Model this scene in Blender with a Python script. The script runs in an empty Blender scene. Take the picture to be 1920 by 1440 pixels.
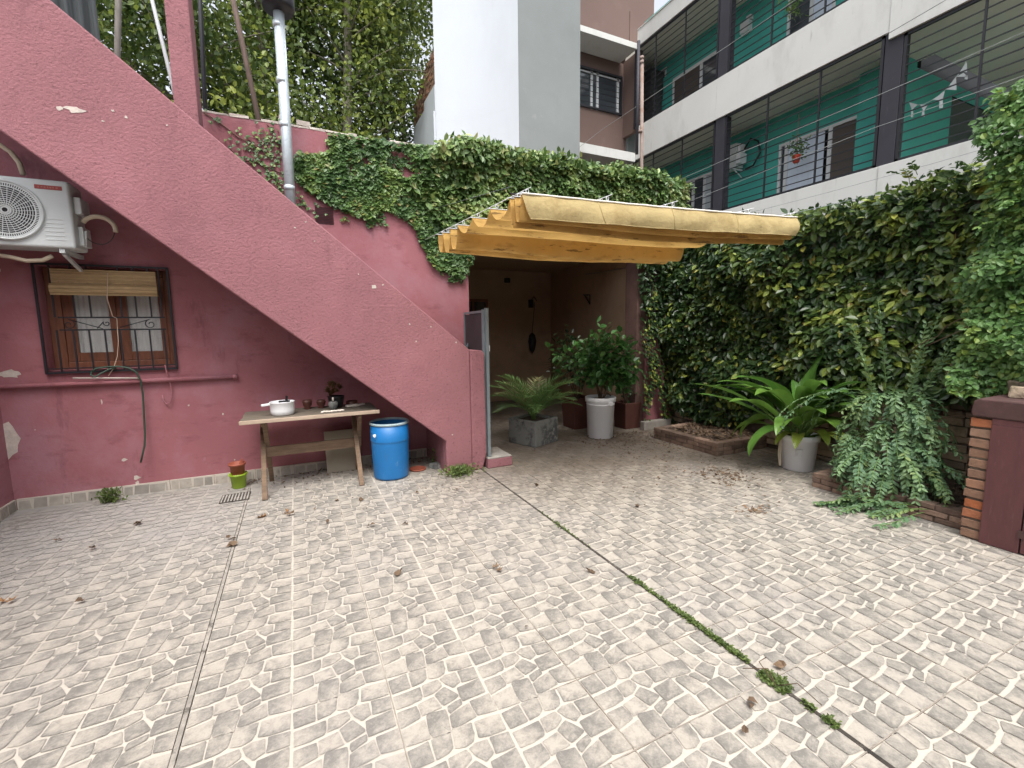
import bpy, math, random
import numpy as np
from mathutils import Vector, Matrix, noise

random.seed(7)
rng = np.random.default_rng(11)
scene = bpy.context.scene
COL = scene.collection
rad = math.radians

# ------------------------------------------------------------------ camera
CAM = np.array([0.0, 0.0, 1.6])
yaw, pitch, roll = rad(25.49), rad(6.826), rad(-0.735)
_f = np.array([math.sin(yaw), math.cos(yaw), 0.0])
_r = np.array([math.cos(yaw), -math.sin(yaw), 0.0])
_u = np.array([0, 0, 1.0])
VF = _f * math.cos(pitch) - _u * math.sin(pitch)
_u2 = _u * math.cos(pitch) + _f * math.sin(pitch)
VR = _r * math.cos(roll) + _u2 * math.sin(roll)
VU = _u2 * math.cos(roll) - _r * math.sin(roll)
FOC = 850.0


def ray(px, py):
    return VF + VR * (px - 960) / FOC - VU * (py - 720) / FOC


def _on(px, py, ax, v):
    d = ray(px, py)
    return CAM + d * ((v - CAM[ax]) / d[ax])


def G(px, py, z=0.0): return _on(px, py, 2, z)      # measured point on a horizontal plane
def PY(px, py, y): return _on(px, py, 1, y)         # on a wall facing the yard
def PX(px, py, x): return _on(px, py, 0, x)         # on a side wall


cam_data = bpy.data.cameras.new('camera')
cam = bpy.data.objects.new('camera', cam_data)
COL.objects.link(cam)
cam_data.sensor_width = 36.0
cam_data.lens = FOC / 1920 * 36.0
cam_data.clip_start = 0.05
cam_data.clip_end = 2000
m = Matrix.Identity(4)
for i in range(3):
    m[i][0], m[i][1], m[i][2], m[i][3] = VR[i], VU[i], -VF[i], CAM[i]
cam.matrix_world = m
scene.camera = cam
scene.render.resolution_x, scene.render.resolution_y = 1024, 768

# ------------------------------------------------------------------ sky, sun, exposure
SUN_EL, SUN_AZ = 63.0, 200.0
world = bpy.data.worlds.new('World')
scene.world = world
world.use_nodes = True
wn, wl = world.node_tree.nodes, world.node_tree.links
bg = wn['Background']
sky = wn.new('ShaderNodeTexSky')
sky.sky_type = 'NISHITA'
sky.sun_disc = False
sky.sun_elevation = rad(SUN_EL)
sky.sun_rotation = rad(SUN_AZ)
sky.dust_density = 4.0
sky.air_density = 1.0
hs = wn.new('ShaderNodeHueSaturation')
hs.inputs['Saturation'].default_value = 0.28
hs.inputs['Value'].default_value = 1.0
wl.new(sky.outputs[0], hs.inputs['Color'])
wl.new(hs.outputs[0], bg.inputs[0])
bg.inputs[1].default_value = 0.15
sun_d = bpy.data.lights.new('sun', 'SUN')
sun_d.energy = 1.05
sun_d.angle = rad(32)
sun_d.color = (1.0, 0.96, 0.9)
sun = bpy.data.objects.new('sun', sun_d)
COL.objects.link(sun)
sd = Vector((math.sin(rad(SUN_AZ)) * math.cos(rad(SUN_EL)), math.cos(rad(SUN_AZ)) * math.cos(rad(SUN_EL)), math.sin(rad(SUN_EL))))
sun.rotation_euler = sd.to_track_quat('Z', 'Y').to_euler()
sun.location = (0, -5, 20)
vs = scene.view_settings
vs.view_transform = 'Standard'
vs.look = 'None'
vs.gamma = 1.0
vs.exposure = 1.30
scene.cycles.max_bounces = 8
scene.cycles.transparent_max_bounces = 8


# ------------------------------------------------------------------ materials
def nd(nt, typ, **kw):
    n = nt.nodes.new(typ)
    for k, v in kw.items():
        setattr(n, k, v)
    return n


def M(name, c, rough=0.75, var=0.15, scale=2.5, c2=None, bump=0.0, bscale=40.0, metal=0.0, tints=None,
      spots=None, transl=0.0, streak=None, spec=None, detail=7, stretch=None, alpha=None):
    mt = bpy.data.materials.new(name)
    mt.use_nodes = True
    nt = mt.node_tree
    L = nt.links
    b = nt.nodes['Principled BSDF']
    out = nt.nodes['Material Output']
    tc = nd(nt, 'ShaderNodeTexCoord')
    co = tc.outputs['Object']
    if stretch:
        mp = nd(nt, 'ShaderNodeMapping')
        mp.inputs['Scale'].default_value = stretch
        L.new(co, mp.inputs[0])
        co = mp.outputs[0]
    n1 = nd(nt, 'ShaderNodeTexNoise')
    n1.inputs['Scale'].default_value = scale
    n1.inputs['Detail'].default_value = detail
    n1.inputs['Roughness'].default_value = 0.62
    L.new(co, n1.inputs['Vector'])
    rp = nd(nt, 'ShaderNodeValToRGB')
    ca = tuple(max(0, x * (1 - var)) for x in c)
    cb = tuple(x * (1 + var) for x in c) if c2 is None else c2
    rp.color_ramp.elements[0].position = 0.3
    rp.color_ramp.elements[1].position = 0.7
    rp.color_ramp.elements[0].color = (*ca, 1)
    rp.color_ramp.elements[1].color = (*cb, 1)
    L.new(n1.outputs['Fac'], rp.inputs[0])
    colr = rp.outputs[0]
    if tints:
        at = nd(nt, 'ShaderNodeAttribute', attribute_name='tint')
        r2 = nd(nt, 'ShaderNodeValToRGB')
        els = r2.color_ramp.elements
        while len(els) < len(tints):
            els.new(0.5)
        for i, t in enumerate(tints):
            els[i].position = t[0]
            els[i].color = (*t[1], 1)
        L.new(at.outputs['Fac'], r2.inputs[0])
        mx = nd(nt, 'ShaderNodeMixRGB', blend_type='MULTIPLY')
        mx.inputs[0].default_value = 1
        L.new(colr, mx.inputs[1])
        L.new(r2.outputs[0], mx.inputs[2])
        colr = mx.outputs[0]
    for sp in (spots or []):   # (colour, scale, threshold, softness, amount[, stretch])
        ns = nd(nt, 'ShaderNodeTexNoise')
        ns.inputs['Scale'].default_value = sp[1]
        ns.inputs['Detail'].default_value = 6
        ns.inputs['Roughness'].default_value = 0.7
        if len(sp) > 5:
            mp2 = nd(nt, 'ShaderNodeMapping')
            mp2.inputs['Scale'].default_value = sp[5]
            mp2.inputs['Location'].default_value = (sp[1] * 1.7, 3.1, 0.7)
            L.new(tc.outputs['Object'], mp2.inputs[0])
            L.new(mp2.outputs[0], ns.inputs['Vector'])
        else:
            L.new(tc.outputs['Object'], ns.inputs['Vector'])
        mr = nd(nt, 'ShaderNodeMapRange')
        mr.inputs['From Min'].default_value = sp[2]
        mr.inputs['From Max'].default_value = sp[2] + sp[3]
        mr.inputs['To Max'].default_value = sp[4]
        L.new(ns.outputs['Fac'], mr.inputs[0])
        mx = nd(nt, 'ShaderNodeMixRGB')
        L.new(mr.outputs[0], mx.inputs[0])
        L.new(colr, mx.inputs[1])
        mx.inputs[2].default_value = (*sp[0], 1)
        colr = mx.outputs[0]
    L.new(colr, b.inputs['Base Color'])
    b.inputs['Roughness'].default_value = rough
    b.inputs['Metallic'].default_value = metal
    if spec is not None:
        b.inputs['Specular IOR Level'].default_value = spec
    if bump:
        nb = nd(nt, 'ShaderNodeTexNoise')
        nb.inputs['Scale'].default_value = bscale
        nb.inputs['Detail'].default_value = 6
        nb.inputs['Roughness'].default_value = 0.65
        L.new(co, nb.inputs['Vector'])
        bp = nd(nt, 'ShaderNodeBump')
        bp.inputs['Strength'].default_value = 1.0
        bp.inputs['Distance'].default_value = bump
        L.new(nb.outputs['Fac'], bp.inputs['Height'])
        L.new(bp.outputs[0], b.inputs['Normal'])
    if transl:
        tr = nd(nt, 'ShaderNodeBsdfTranslucent')
        L.new(colr, tr.inputs[0])
        ms = nd(nt, 'ShaderNodeMixShader')
        ms.inputs[0].default_value = transl
        L.new(b.outputs[0], ms.inputs[1])
        L.new(tr.outputs[0], ms.inputs[2])
        L.new(ms.outputs[0], out.inputs[0])
    return mt


K = {}
K['pink'] = M('pink_stucco', (0.285, 0.122, 0.136), 0.9, 0.12, 1.6, bump=0.011, bscale=44,
              spots=[((0.145, 0.062, 0.072), 36, 0.575, 0.05, 0.7), ((0.20, 0.080, 0.100), 0.9, 0.5, 0.22, 0.55), ((0.15, 0.060, 0.072), 3.5, 0.60, 0.12, 0.45, (1, 1, 0.35)), ((0.34, 0.19, 0.21), 9, 0.66, 0.08, 0.35),
                     ((0.32, 0.15, 0.175), 3.1, 0.55, 0.2, 0.45), ((0.62, 0.50, 0.46), 30, 0.79, 0.02, 0.8)])
K['pinkwall'] = M('pink_painted_wall', (0.305, 0.112, 0.128), 0.85, 0.12, 1.2, bump=0.004, bscale=30,
                  spots=[((0.33, 0.165, 0.198), 1.2, 0.47, 0.2, 0.8), ((0.36, 0.22, 0.25), 6, 0.64, 0.08, 0.45), ((0.12, 0.042, 0.055), 3.0, 0.60, 0.10, 0.5, (1, 1, 0.3)), ((0.16, 0.050, 0.060), 2.6, 0.55, 0.15, 0.6, (1, 1, 2.2)),
                         ((0.55, 0.40, 0.38), 22, 0.80, 0.02, 0.7)])
K['bare'] = M('bare_plaster', (0.52, 0.46, 0.41), 0.9, 0.2, 14, bump=0.003, bscale=60)
K['cement'] = M('cement_render', (0.205, 0.225, 0.225), 0.85, 0.07, 0.9, bump=0.002, bscale=30,
                spots=[((0.17, 0.19, 0.19), 1.2, 0.52, 0.2, 0.5), ((0.36, 0.37, 0.37), 1.9, 0.62, 0.1, 0.3)])
K['whitewall'] = M('white_painted_wall', (0.52, 0.555, 0.60), 0.8, 0.03, 0.7, bump=0.001, bscale=24,
                   spots=[((0.47, 0.50, 0.54), 0.9, 0.50, 0.2, 0.45, (1, 1, 0.35)), ((0.40, 0.42, 0.44), 3.0, 0.62, 0.12, 0.35, (2, 2, 0.12))])
K['band'] = M('white_band_paint', (0.60, 0.605, 0.585), 0.8, 0.04, 1.0, bump=0.001, bscale=30,
              spots=[((0.42, 0.42, 0.39), 1.6, 0.52, 0.18, 0.5, (1, 1, 0.4)), ((0.26, 0.25, 0.22), 4.0, 0.62, 0.10, 0.5, (3, 3, 0.25))])
K['soffit'] = M('soffit_paint', (0.66, 0.65, 0.57), 0.85, 0.06, 1.5)
K['brown'] = M('brown_wall_paint', (0.135, 0.088, 0.075), 0.85, 0.06, 1.0, bump=0.0015, bscale=30,
               spots=[((0.20, 0.14, 0.12), 1.3, 0.55, 0.2, 0.4)])
K['teal'] = M('teal_wall_paint', (0.062, 0.370, 0.320), 0.75, 0.08, 0.9, bump=0.001, bscale=30)
K['dark'] = M('dark_painted_metal', (0.013, 0.013, 0.018), 0.5, 0.2, 6)
K['post'] = M('dark_post_paint', (0.028, 0.028, 0.038), 0.7, 0.15, 3, spots=[((0.10, 0.10, 0.12), 9, 0.62, 0.1, 0.5, (4, 4, 0.3))])
K['galv'] = M('galvanized_steel', (0.52, 0.58, 0.62), 0.38, 0.14, 9, metal=0.35,
              spots=[((0.30, 0.35, 0.38), 26, 0.58, 0.06, 0.5)])
K['greymetal'] = M('grey_painted_metal', (0.20, 0.235, 0.25), 0.5, 0.12, 7, metal=0.2)
K['mesh'] = M('dark_gate_sheet', (0.045, 0.042, 0.045), 0.6, 0.2, 5)
K['whiteplastic'] = M('white_plastic', (0.80, 0.82, 0.84), 0.38, 0.04, 4, spots=[((0.45, 0.42, 0.36), 4, 0.62, 0.15, 0.4)])
K['acwhite'] = M('ac_casing', (0.56, 0.60, 0.60), 0.4, 0.04, 3, spots=[((0.40, 0.39, 0.35), 5, 0.62, 0.15, 0.35)])
K['beige'] = M('beige_insulation', (0.52, 0.44, 0.33), 0.8, 0.12, 8)
K['blue'] = M('blue_drum_plastic', (0.010, 0.150, 0.410), 0.42, 0.10, 4,
              spots=[((0.14, 0.26, 0.42), 8, 0.60, 0.08, 0.5), ((0.06, 0.10, 0.16), 5, 0.60, 0.1, 0.5, (1, 1, 0.5)), ((0.3, 0.38, 0.45), 40, 0.70, 0.03, 0.6, (3, 3, 0.5))])
K['drumdirt'] = M('grey_rim', (0.32, 0.42, 0.44), 0.5, 0.2, 8)
K['black'] = M('black_plastic', (0.012, 0.012, 0.014), 0.45, 0.2, 8)
K['terracotta'] = M('terracotta_plastic', (0.30, 0.080, 0.045), 0.6, 0.12, 8, spots=[((0.15, 0.06, 0.04), 9, 0.6, 0.1, 0.5)])
K['darkterra'] = M('dark_red_planter', (0.085, 0.028, 0.020), 0.7, 0.15, 6)
K['lime'] = M('lime_green_plastic', (0.27, 0.42, 0.025), 0.45, 0.1, 8, spots=[((0.22, 0.30, 0.04), 7, 0.6, 0.1, 0.5)])
K['soil'] = M('dark_soil', (0.060, 0.042, 0.030), 0.95, 0.4, 18, bump=0.02, bscale=30)
K['glass'] = M('dark_glass', (0.05, 0.06, 0.07), 0.08, 0.1, 2, spec=0.8)
K['paleglass'] = M('glass_over_curtain', (0.42, 0.47, 0.50), 0.12, 0.08, 3)
K['curtain'] = M('white_curtain', (0.66, 0.66, 0.62), 0.9, 0.08, 5, bump=0.004, bscale=9, stretch=(3, 3, 0.3))
K['bluecurtain'] = M('pale_blue_curtain', (0.60, 0.68, 0.80), 0.9, 0.05, 3, stretch=(4, 6, 0.4))
K['alum'] = M('white_aluminium', (0.62, 0.64, 0.66), 0.45, 0.04, 4)
K['shutter'] = M('brown_shutter', (0.085, 0.070, 0.062), 0.7, 0.1, 6, stretch=(1, 1, 12))
K['wood'] = M('weathered_wood', (0.165, 0.108, 0.068), 0.8, 0.35, 5, bump=0.003, bscale=26, stretch=(1.2, 9, 9),
              spots=[((0.10, 0.065, 0.045), 12, 0.6, 0.08, 0.6, (1, 7, 7))])
K['tabletop'] = M('grey_table_boards', (0.135, 0.112, 0.085), 0.85, 0.25, 5, bump=0.002, bscale=26, stretch=(1.0, 10, 10),
                  spots=[((0.13, 0.10, 0.08), 5, 0.56, 0.15, 0.5)])
K['tableedge'] = M('pale_table_edge', (0.40, 0.31, 0.235), 0.8, 0.2, 8, stretch=(1, 5, 5))
K['redwood'] = M('varnished_window_wood', (0.165, 0.060, 0.030), 0.55, 0.3, 6, stretch=(6, 6, 1), bump=0.001, bscale=30)
K['bamboo'] = M('bamboo_slats', (0.46, 0.33, 0.18), 0.75, 0.25, 9, stretch=(1.5, 1, 22), tints=[(0, (0.62, 0.58, 0.5)), (1, (1.1, 1.1, 1.05))],
                spots=[((0.07, 0.045, 0.03), 11, 0.66, 0.05, 0.6)])
K['cord'] = M('pale_cord', (0.55, 0.42, 0.32), 0.9, 0.1, 10)
K['hose'] = M('green_hose', (0.030, 0.062, 0.040), 0.5, 0.1, 10)
K['concrete'] = M('concrete_planter', (0.22, 0.225, 0.21), 0.9, 0.12, 3, bump=0.003, bscale=24,
                  spots=[((0.055, 0.060, 0.064), 3.3, 0.46, 0.12, 0.85), ((0.34, 0.34, 0.31), 3.7, 0.57, 0.06, 0.7)])
K['stepcon'] = M('worn_concrete', (0.33, 0.31, 0.28), 0.9, 0.2, 6, bump=0.003, bscale=30)
K['brick'] = M('brick', (0.235, 0.135, 0.088), 0.88, 0.22, 16, bump=0.004, bscale=45,
               tints=[(0, (0.55, 0.55, 0.6)), (0.45, (1, 1, 1)), (0.8, (1.2, 1.3, 1.35)), (1, (1.5, 0.85, 0.5))], spots=[((0.10, 0.07, 0.05), 14, 0.60, 0.08, 0.6), ((0.36, 0.31, 0.25), 22, 0.66, 0.06, 0.5)])
K['bedbrick'] = M('dirty_bed_brick', (0.215, 0.145, 0.110), 0.92, 0.3, 14, bump=0.005, bscale=40,
                  tints=[(0, (0.55, 0.55, 0.55)), (1, (1.25, 1.25, 1.2))], spots=[((0.07, 0.05, 0.035), 6, 0.55, 0.12, 0.6)])
K['stone'] = M('rough_stone', (0.33, 0.27, 0.20), 0.92, 0.25, 7, bump=0.012, bscale=22,
               tints=[(0, (0.5, 0.5, 0.5)), (1, (1.3, 1.25, 1.2))], spots=[((0.08, 0.085, 0.035), 5, 0.55, 0.1, 0.5)])
K['mortar'] = M('dark_mortar', (0.10, 0.075, 0.055), 0.95, 0.3, 10, bump=0.01, bscale=30)
K['maroon'] = M('maroon_paint', (0.105, 0.038, 0.040), 0.5, 0.15, 4, bump=0.0012, bscale=40, stretch=(4, 4, 1),
                spots=[((0.17, 0.09, 0.085), 6, 0.58, 0.1, 0.4, (6, 6, 1))])
K['maroondark'] = M('maroon_concrete', (0.075, 0.037, 0.034), 0.8, 0.25, 8, bump=0.003, bscale=40)
K['room'] = M('ochre_room_wall', (0.38, 0.26, 0.175), 0.9, 0.1, 1.2, bump=0.002, bscale=20,
              spots=[((0.24, 0.16, 0.11), 1.7, 0.52, 0.2, 0.6)])
K['fabric'] = M('ochre_awning_canvas', (0.52, 0.325, 0.105), 0.9, 0.12, 3, transl=0.42, bump=0.010, bscale=7, spec=0.15,
                spots=[((0.27, 0.15, 0.05), 4, 0.55, 0.12, 0.55, (0.7, 1.5, 2)), ((0.10, 0.06, 0.03), 9, 0.58, 0.06, 0.75, (0.4, 1, 2.5))])
K['fabricface'] = M('sun_bleached_awning_canvas', (0.45, 0.355, 0.175), 0.9, 0.10, 2.5, transl=0.15, bump=0.018, bscale=6, spec=0.15,
                    spots=[((0.31, 0.225, 0.10), 3.1, 0.50, 0.15, 0.7), ((0.16, 0.11, 0.06), 9, 0.64, 0.06, 0.55, (0.5, 1, 2))])
K['strap'] = M('white_canvas_hem', (0.80, 0.76, 0.68), 0.8, 0.05, 5)
K['oldpole'] = M('rusty_white_pole', (0.24, 0.185, 0.16), 0.8, 0.2, 9, spots=[((0.20, 0.11, 0.07), 8, 0.52, 0.12, 0.7)])
K['polegrey'] = M('weathered_grey_pole', (0.20, 0.185, 0.165), 0.85, 0.25, 9, stretch=(4, 4, 1))
K['polebrown'] = M('weathered_brown_pole', (0.16, 0.115, 0.095), 0.85, 0.25, 9, stretch=(4, 4, 1))
K['darkcloth'] = M('dark_shade_cloth', (0.052, 0.060, 0.064), 0.9, 0.3, 5, stretch=(9, 9, 0.5))
K['bark'] = M('pale_bark', (0.22, 0.20, 0.155), 0.9, 0.3, 4, bump=0.01, bscale=14)
K['stem'] = M('brown_stem', (0.10, 0.065, 0.04), 0.9, 0.3, 10)
K['greenstem'] = M('green_stem', (0.12, 0.20, 0.05), 0.7, 0.2, 10)
K['card'] = M('beige_board', (0.33, 0.29, 0.225), 0.8, 0.06, 3)
K['shell'] = M('white_shells', (0.72, 0.66, 0.58), 0.6, 0.15, 18, bump=0.003, bscale=60)
K['clay'] = M('brown_clay', (0.10, 0.035, 0.025), 0.5, 0.25, 14)
K['redbadge'] = M('red_badge', (0.30, 0.035, 0.028), 0.5, 0.1, 30)
K['moss'] = M('moss', (0.11, 0.19, 0.035), 0.95, 0.4, 30, bump=0.01, bscale=60)
K['cloth'] = M('white_bunting_cloth', (0.66, 0.70, 0.70), 0.9, 0.05, 8)
K['redpot'] = M('bright_red_pot', (0.55, 0.06, 0.03), 0.5, 0.1, 8)
K['tile_wood'] = M('drain_metal', (0.10, 0.095, 0.085), 0.8, 0.3, 30)


def leafmat(name, ramp, rough=0.42, transl=0.28):
    return M(name, (1, 1, 1), rough, 0.12, 14, tints=ramp, transl=transl, c2=(1.1, 1.1, 1.1))


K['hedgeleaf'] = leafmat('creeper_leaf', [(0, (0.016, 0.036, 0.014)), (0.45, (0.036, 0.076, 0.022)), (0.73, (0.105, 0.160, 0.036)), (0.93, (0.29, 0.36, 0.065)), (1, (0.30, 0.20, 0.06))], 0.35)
K['ivyleaf'] = leafmat('ivy_leaf', [(0, (0.040, 0.095, 0.030)), (0.6, (0.095, 0.180, 0.050)), (0.92, (0.21, 0.30, 0.07)), (1, (0.26, 0.12, 0.06))], 0.42)
K['topleaf'] = leafmat('bushy_creeper_leaf', [(0, (0.055, 0.115, 0.036)), (0.5, (0.140, 0.235, 0.070)), (0.85, (0.31, 0.40, 0.13)), (1, (0.36, 0.33, 0.15))], 0.38)
K['vineleaf'] = leafmat('light_vine_leaf', [(0, (0.055, 0.130, 0.036)), (0.6, (0.120, 0.240, 0.065)), (1, (0.22, 0.31, 0.06))], 0.45)
K['treeleaf'] = leafmat('tree_leaf', [(0, (0.055, 0.095, 0.022)), (0.5, (0.150, 0.205, 0.040)), (1, (0.34, 0.38, 0.070))], 0.5, 0.35)
K['palmleaf'] = leafmat('palm_leaf', [(0, (0.100, 0.210, 0.065)), (0.8, (0.220, 0.360, 0.120)), (1, (0.30, 0.25, 0.13))], 0.4)
K['bushleaf'] = leafmat('bush_leaf', [(0, (0.035, 0.110, 0.028)), (1, (0.090, 0.220, 0.050))], 0.35)
K['gingerleaf'] = leafmat('broad_leaf', [(0, (0.070, 0.180, 0.034)), (0.7, (0.150, 0.280, 0.048)), (1, (0.32, 0.36, 0.06))], 0.35, 0.3)
K['shrubleaf'] = leafmat('blue_green_shrub_leaf', [(0, (0.090, 0.180, 0.090)), (0.7, (0.190, 0.310, 0.140)), (1, (0.30, 0.37, 0.11))], 0.5)
K['darkplant'] = leafmat('dark_spiky_leaf', [(0, (0.012, 0.022, 0.010)), (1, (0.035, 0.045, 0.022))], 0.5)
K['dryleaf'] = leafmat('dry_leaf', [(0, (0.10, 0.066, 0.042)), (0.5, (0.20, 0.135, 0.085)), (1, (0.33, 0.165, 0.06))], 0.85, 0.15)
K['weed'] = leafmat('weed_leaf', [(0, (0.060, 0.098, 0.024)), (1, (0.160, 0.220, 0.055))], 0.6)
K['succulent'] = leafmat('brown_green_succulent', [(0, (0.10, 0.075, 0.03)), (1, (0.22, 0.12, 0.06))], 0.5)

OFF = {}


# ------------------------------------------------------------------ objects and mesh helpers
def setp(o, label=None, cat=None, group=None, kind=None):
    if label: o['label'] = label
    if cat: o['category'] = cat
    if group: o['group'] = group
    if kind: o['kind'] = kind
    return o


def thing(name, label, cat, loc, group=None):
    o = bpy.data.objects.new(name, None)
    COL.objects.link(o)
    o.location = loc
    o.empty_display_size = 0.1
    OFF[o.name] = np.array(loc, float)
    return setp(o, label, cat, group)


def link(name, me, parent=None, base=None):
    """links a mesh whose vertices are in world space; base = its origin when it is top-level"""
    o = bpy.data.objects.new(name, me)
    COL.objects.link(o)
    if parent is not None:
        off = OFF[parent.name]
        o.parent = parent
        OFF[o.name] = off
    else:
        off = np.array(base if base is not None else (0, 0, 0), float)
        o.location = off
        OFF[o.name] = off
    if np.any(off):
        n = len(me.vertices)
        a = np.empty(n * 3, np.float32)
        me.vertices.foreach_get('co', a)
        a = (a.reshape(-1, 3) - off).astype(np.float32)
        me.vertices.foreach_set('co', a.ravel())
        me.update()
    return o


class MB:
    def __init__(s):
        s.v, s.f, s.mi, s.t, s.sm = [], [], [], [], []

    def add(s, vs_, fs, mi=0, tint=None, smooth=False):
        b = len(s.v)
        s.v += [tuple(float(c) for c in p) for p in vs_]
        t = random.random() if tint is None else tint
        for f in fs:
            s.f.append([b + i for i in f])
            s.mi.append(mi)
            s.t.append(t)
            s.sm.append(smooth)
        return s

    def box(s, a, b, mi=0, tint=None, rot=None, jit=0.0):
        x0, y0, z0 = a
        x1, y1, z1 = b
        p = [(x0, y0, z0), (x1, y0, z0), (x1, y1, z0), (x0, y1, z0), (x0, y0, z1), (x1, y0, z1), (x1, y1, z1), (x0, y1, z1)]
        if jit:
            p = [tuple(c + random.uniform(-jit, jit) for c in q) for q in p]
        if rot is not None:
            c = Vector(((x0 + x1) / 2, (y0 + y1) / 2, (z0 + z1) / 2))
            p = [tuple(rot @ (Vector(q) - c) + c) for q in p]
        return s.add(p, [(0, 3, 2, 1), (4, 5, 6, 7), (0, 1, 5, 4), (1, 2, 6, 5), (2, 3, 7, 6), (3, 0, 4, 7)], mi, tint)

    def beam(s, a, b, w, h, mi=0, up=(0, 0, 1)):
        a, b = Vector(a), Vector(b)
        d = (b - a).normalized()
        x = d.cross(Vector(up))
        if x.length < 1e-4: x = d.cross(Vector((0, 1, 0)))
        x.normalize()
        y = x.cross(d)
        x *= w / 2; y *= h / 2
        p = [a - x - y, a + x - y, a + x + y, a - x + y, b - x - y, b + x - y, b + x + y, b - x + y]
        return s.add(p, [(0, 1, 2, 3), (4, 7, 6, 5), (0, 4, 5, 1), (1, 5, 6, 2), (2, 6, 7, 3), (3, 7, 4, 0)], mi)

    def tube(s, pts, r, n=8, mi=0, tint=None, cap=True, smooth=True):
        pts = [Vector(p) for p in pts]
        rs = r if isinstance(r, (list, tuple)) else [r] * len(pts)
        vs_, fs = [], []
        ref = None
        for i, p in enumerate(pts):
            d = (pts[min(i + 1, len(pts) - 1)] - pts[max(i - 1, 0)]).normalized()
            if ref is None:
                ref = d.orthogonal().normalized()
            ref = (ref - d * ref.dot(d))
            if ref.length < 1e-5: ref = d.orthogonal()
            ref.normalize()
            y = d.cross(ref)
            for k in range(n):
                a = 2 * math.pi * k / n
                vs_.append(p + (ref * math.cos(a) + y * math.sin(a)) * rs[i])
        for i in range(len(pts) - 1):
            for k in range(n):
                fs.append((i * n + k, i * n + (k + 1) % n, (i + 1) * n + (k + 1) % n, (i + 1) * n + k))
        if cap:
            fs.append(tuple(range(n))[::-1])
            fs.append(tuple(range((len(pts) - 1) * n, len(pts) * n)))
        return s.add(vs_, fs, mi, tint, smooth)

    def lathe(s, c, prof, n=32, mi=0, smooth=True, sx=1.0, sy=1.0, cap=True):
        """prof: (r, z) from bottom to top, around the vertical axis at c"""
        vs_, fs = [], []
        for r, z in prof:
            for k in range(n):
                a = 2 * math.pi * k / n
                vs_.append((c[0] + r * sx * math.cos(a), c[1] + r * sy * math.sin(a), c[2] + z))
        for i in range(len(prof) - 1):
            for k in range(n):
                fs.append((i * n + k, i * n + (k + 1) % n, (i + 1) * n + (k + 1) % n, (i + 1) * n + k))
        if cap and prof[0][0] > 1e-4: fs.append(tuple(range(n))[::-1])
        if cap and prof[-1][0] > 1e-4: fs.append(tuple(range((len(prof) - 1) * n, len(prof) * n)))
        return s.add(vs_, fs, mi, None, smooth)

    def prism(s, poly, axis, a, b, mi=0, tint=None):
        """poly: 2-D points in the other two axes, in order"""
        n = len(poly)

        def P(q, w):
            return {0: (w, q[0], q[1]), 1: (q[0], w, q[1]), 2: (q[0], q[1], w)}[axis]
        vs_ = [P(q, a) for q in poly] + [P(q, b) for q in poly]
        fs = [tuple(range(n)), tuple(range(2 * n - 1, n - 1, -1))]
        fs += [(i, i + n, (i + 1) % n + n, (i + 1) % n) for i in range(n)]
        return s.add(vs_, fs, mi, tint)

    def grid(s, P, mi=0, tint=None, smooth=True):
        """P: rows of 3-D points"""
        h, w = len(P), len(P[0])
        vs_ = [p for row in P for p in row]
        fs = [(i * w + j, i * w + j + 1, (i + 1) * w + j + 1, (i + 1) * w + j) for i in range(h - 1) for j in range(w - 1)]
        return s.add(vs_, fs, mi, tint, smooth)

    def build(s, name, mats, parent=None, base=None, bevel=0, seg=2, label=None, fix=True):
        me = bpy.data.meshes.new(name)
        me.from_pydata(s.v, [], s.f)
        mats = mats if isinstance(mats, (list, tuple)) else [mats]
        for mt in mats: me.materials.append(K[mt] if isinstance(mt, str) else mt)
        me.polygons.foreach_set('material_index', s.mi)
        me.polygons.foreach_set('use_smooth', s.sm)
        at = me.attributes.new('tint', 'FLOAT', 'FACE')
        at.data.foreach_set('value', s.t)
        if fix:
            import bmesh
            bm = bmesh.new()
            bm.from_mesh(me)
            bmesh.ops.recalc_face_normals(bm, faces=bm.faces)
            bm.to_mesh(me)
            bm.free()
        me.update()
        o = link(name, me, parent, base)
        if bevel:
            md = o.modifiers.new('bevel', 'BEVEL')
            md.width = bevel
            md.segments = seg
            md.limit_method = 'ANGLE'
            md.angle_limit = rad(40)
        if label: o['label'] = label
        return o


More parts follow.
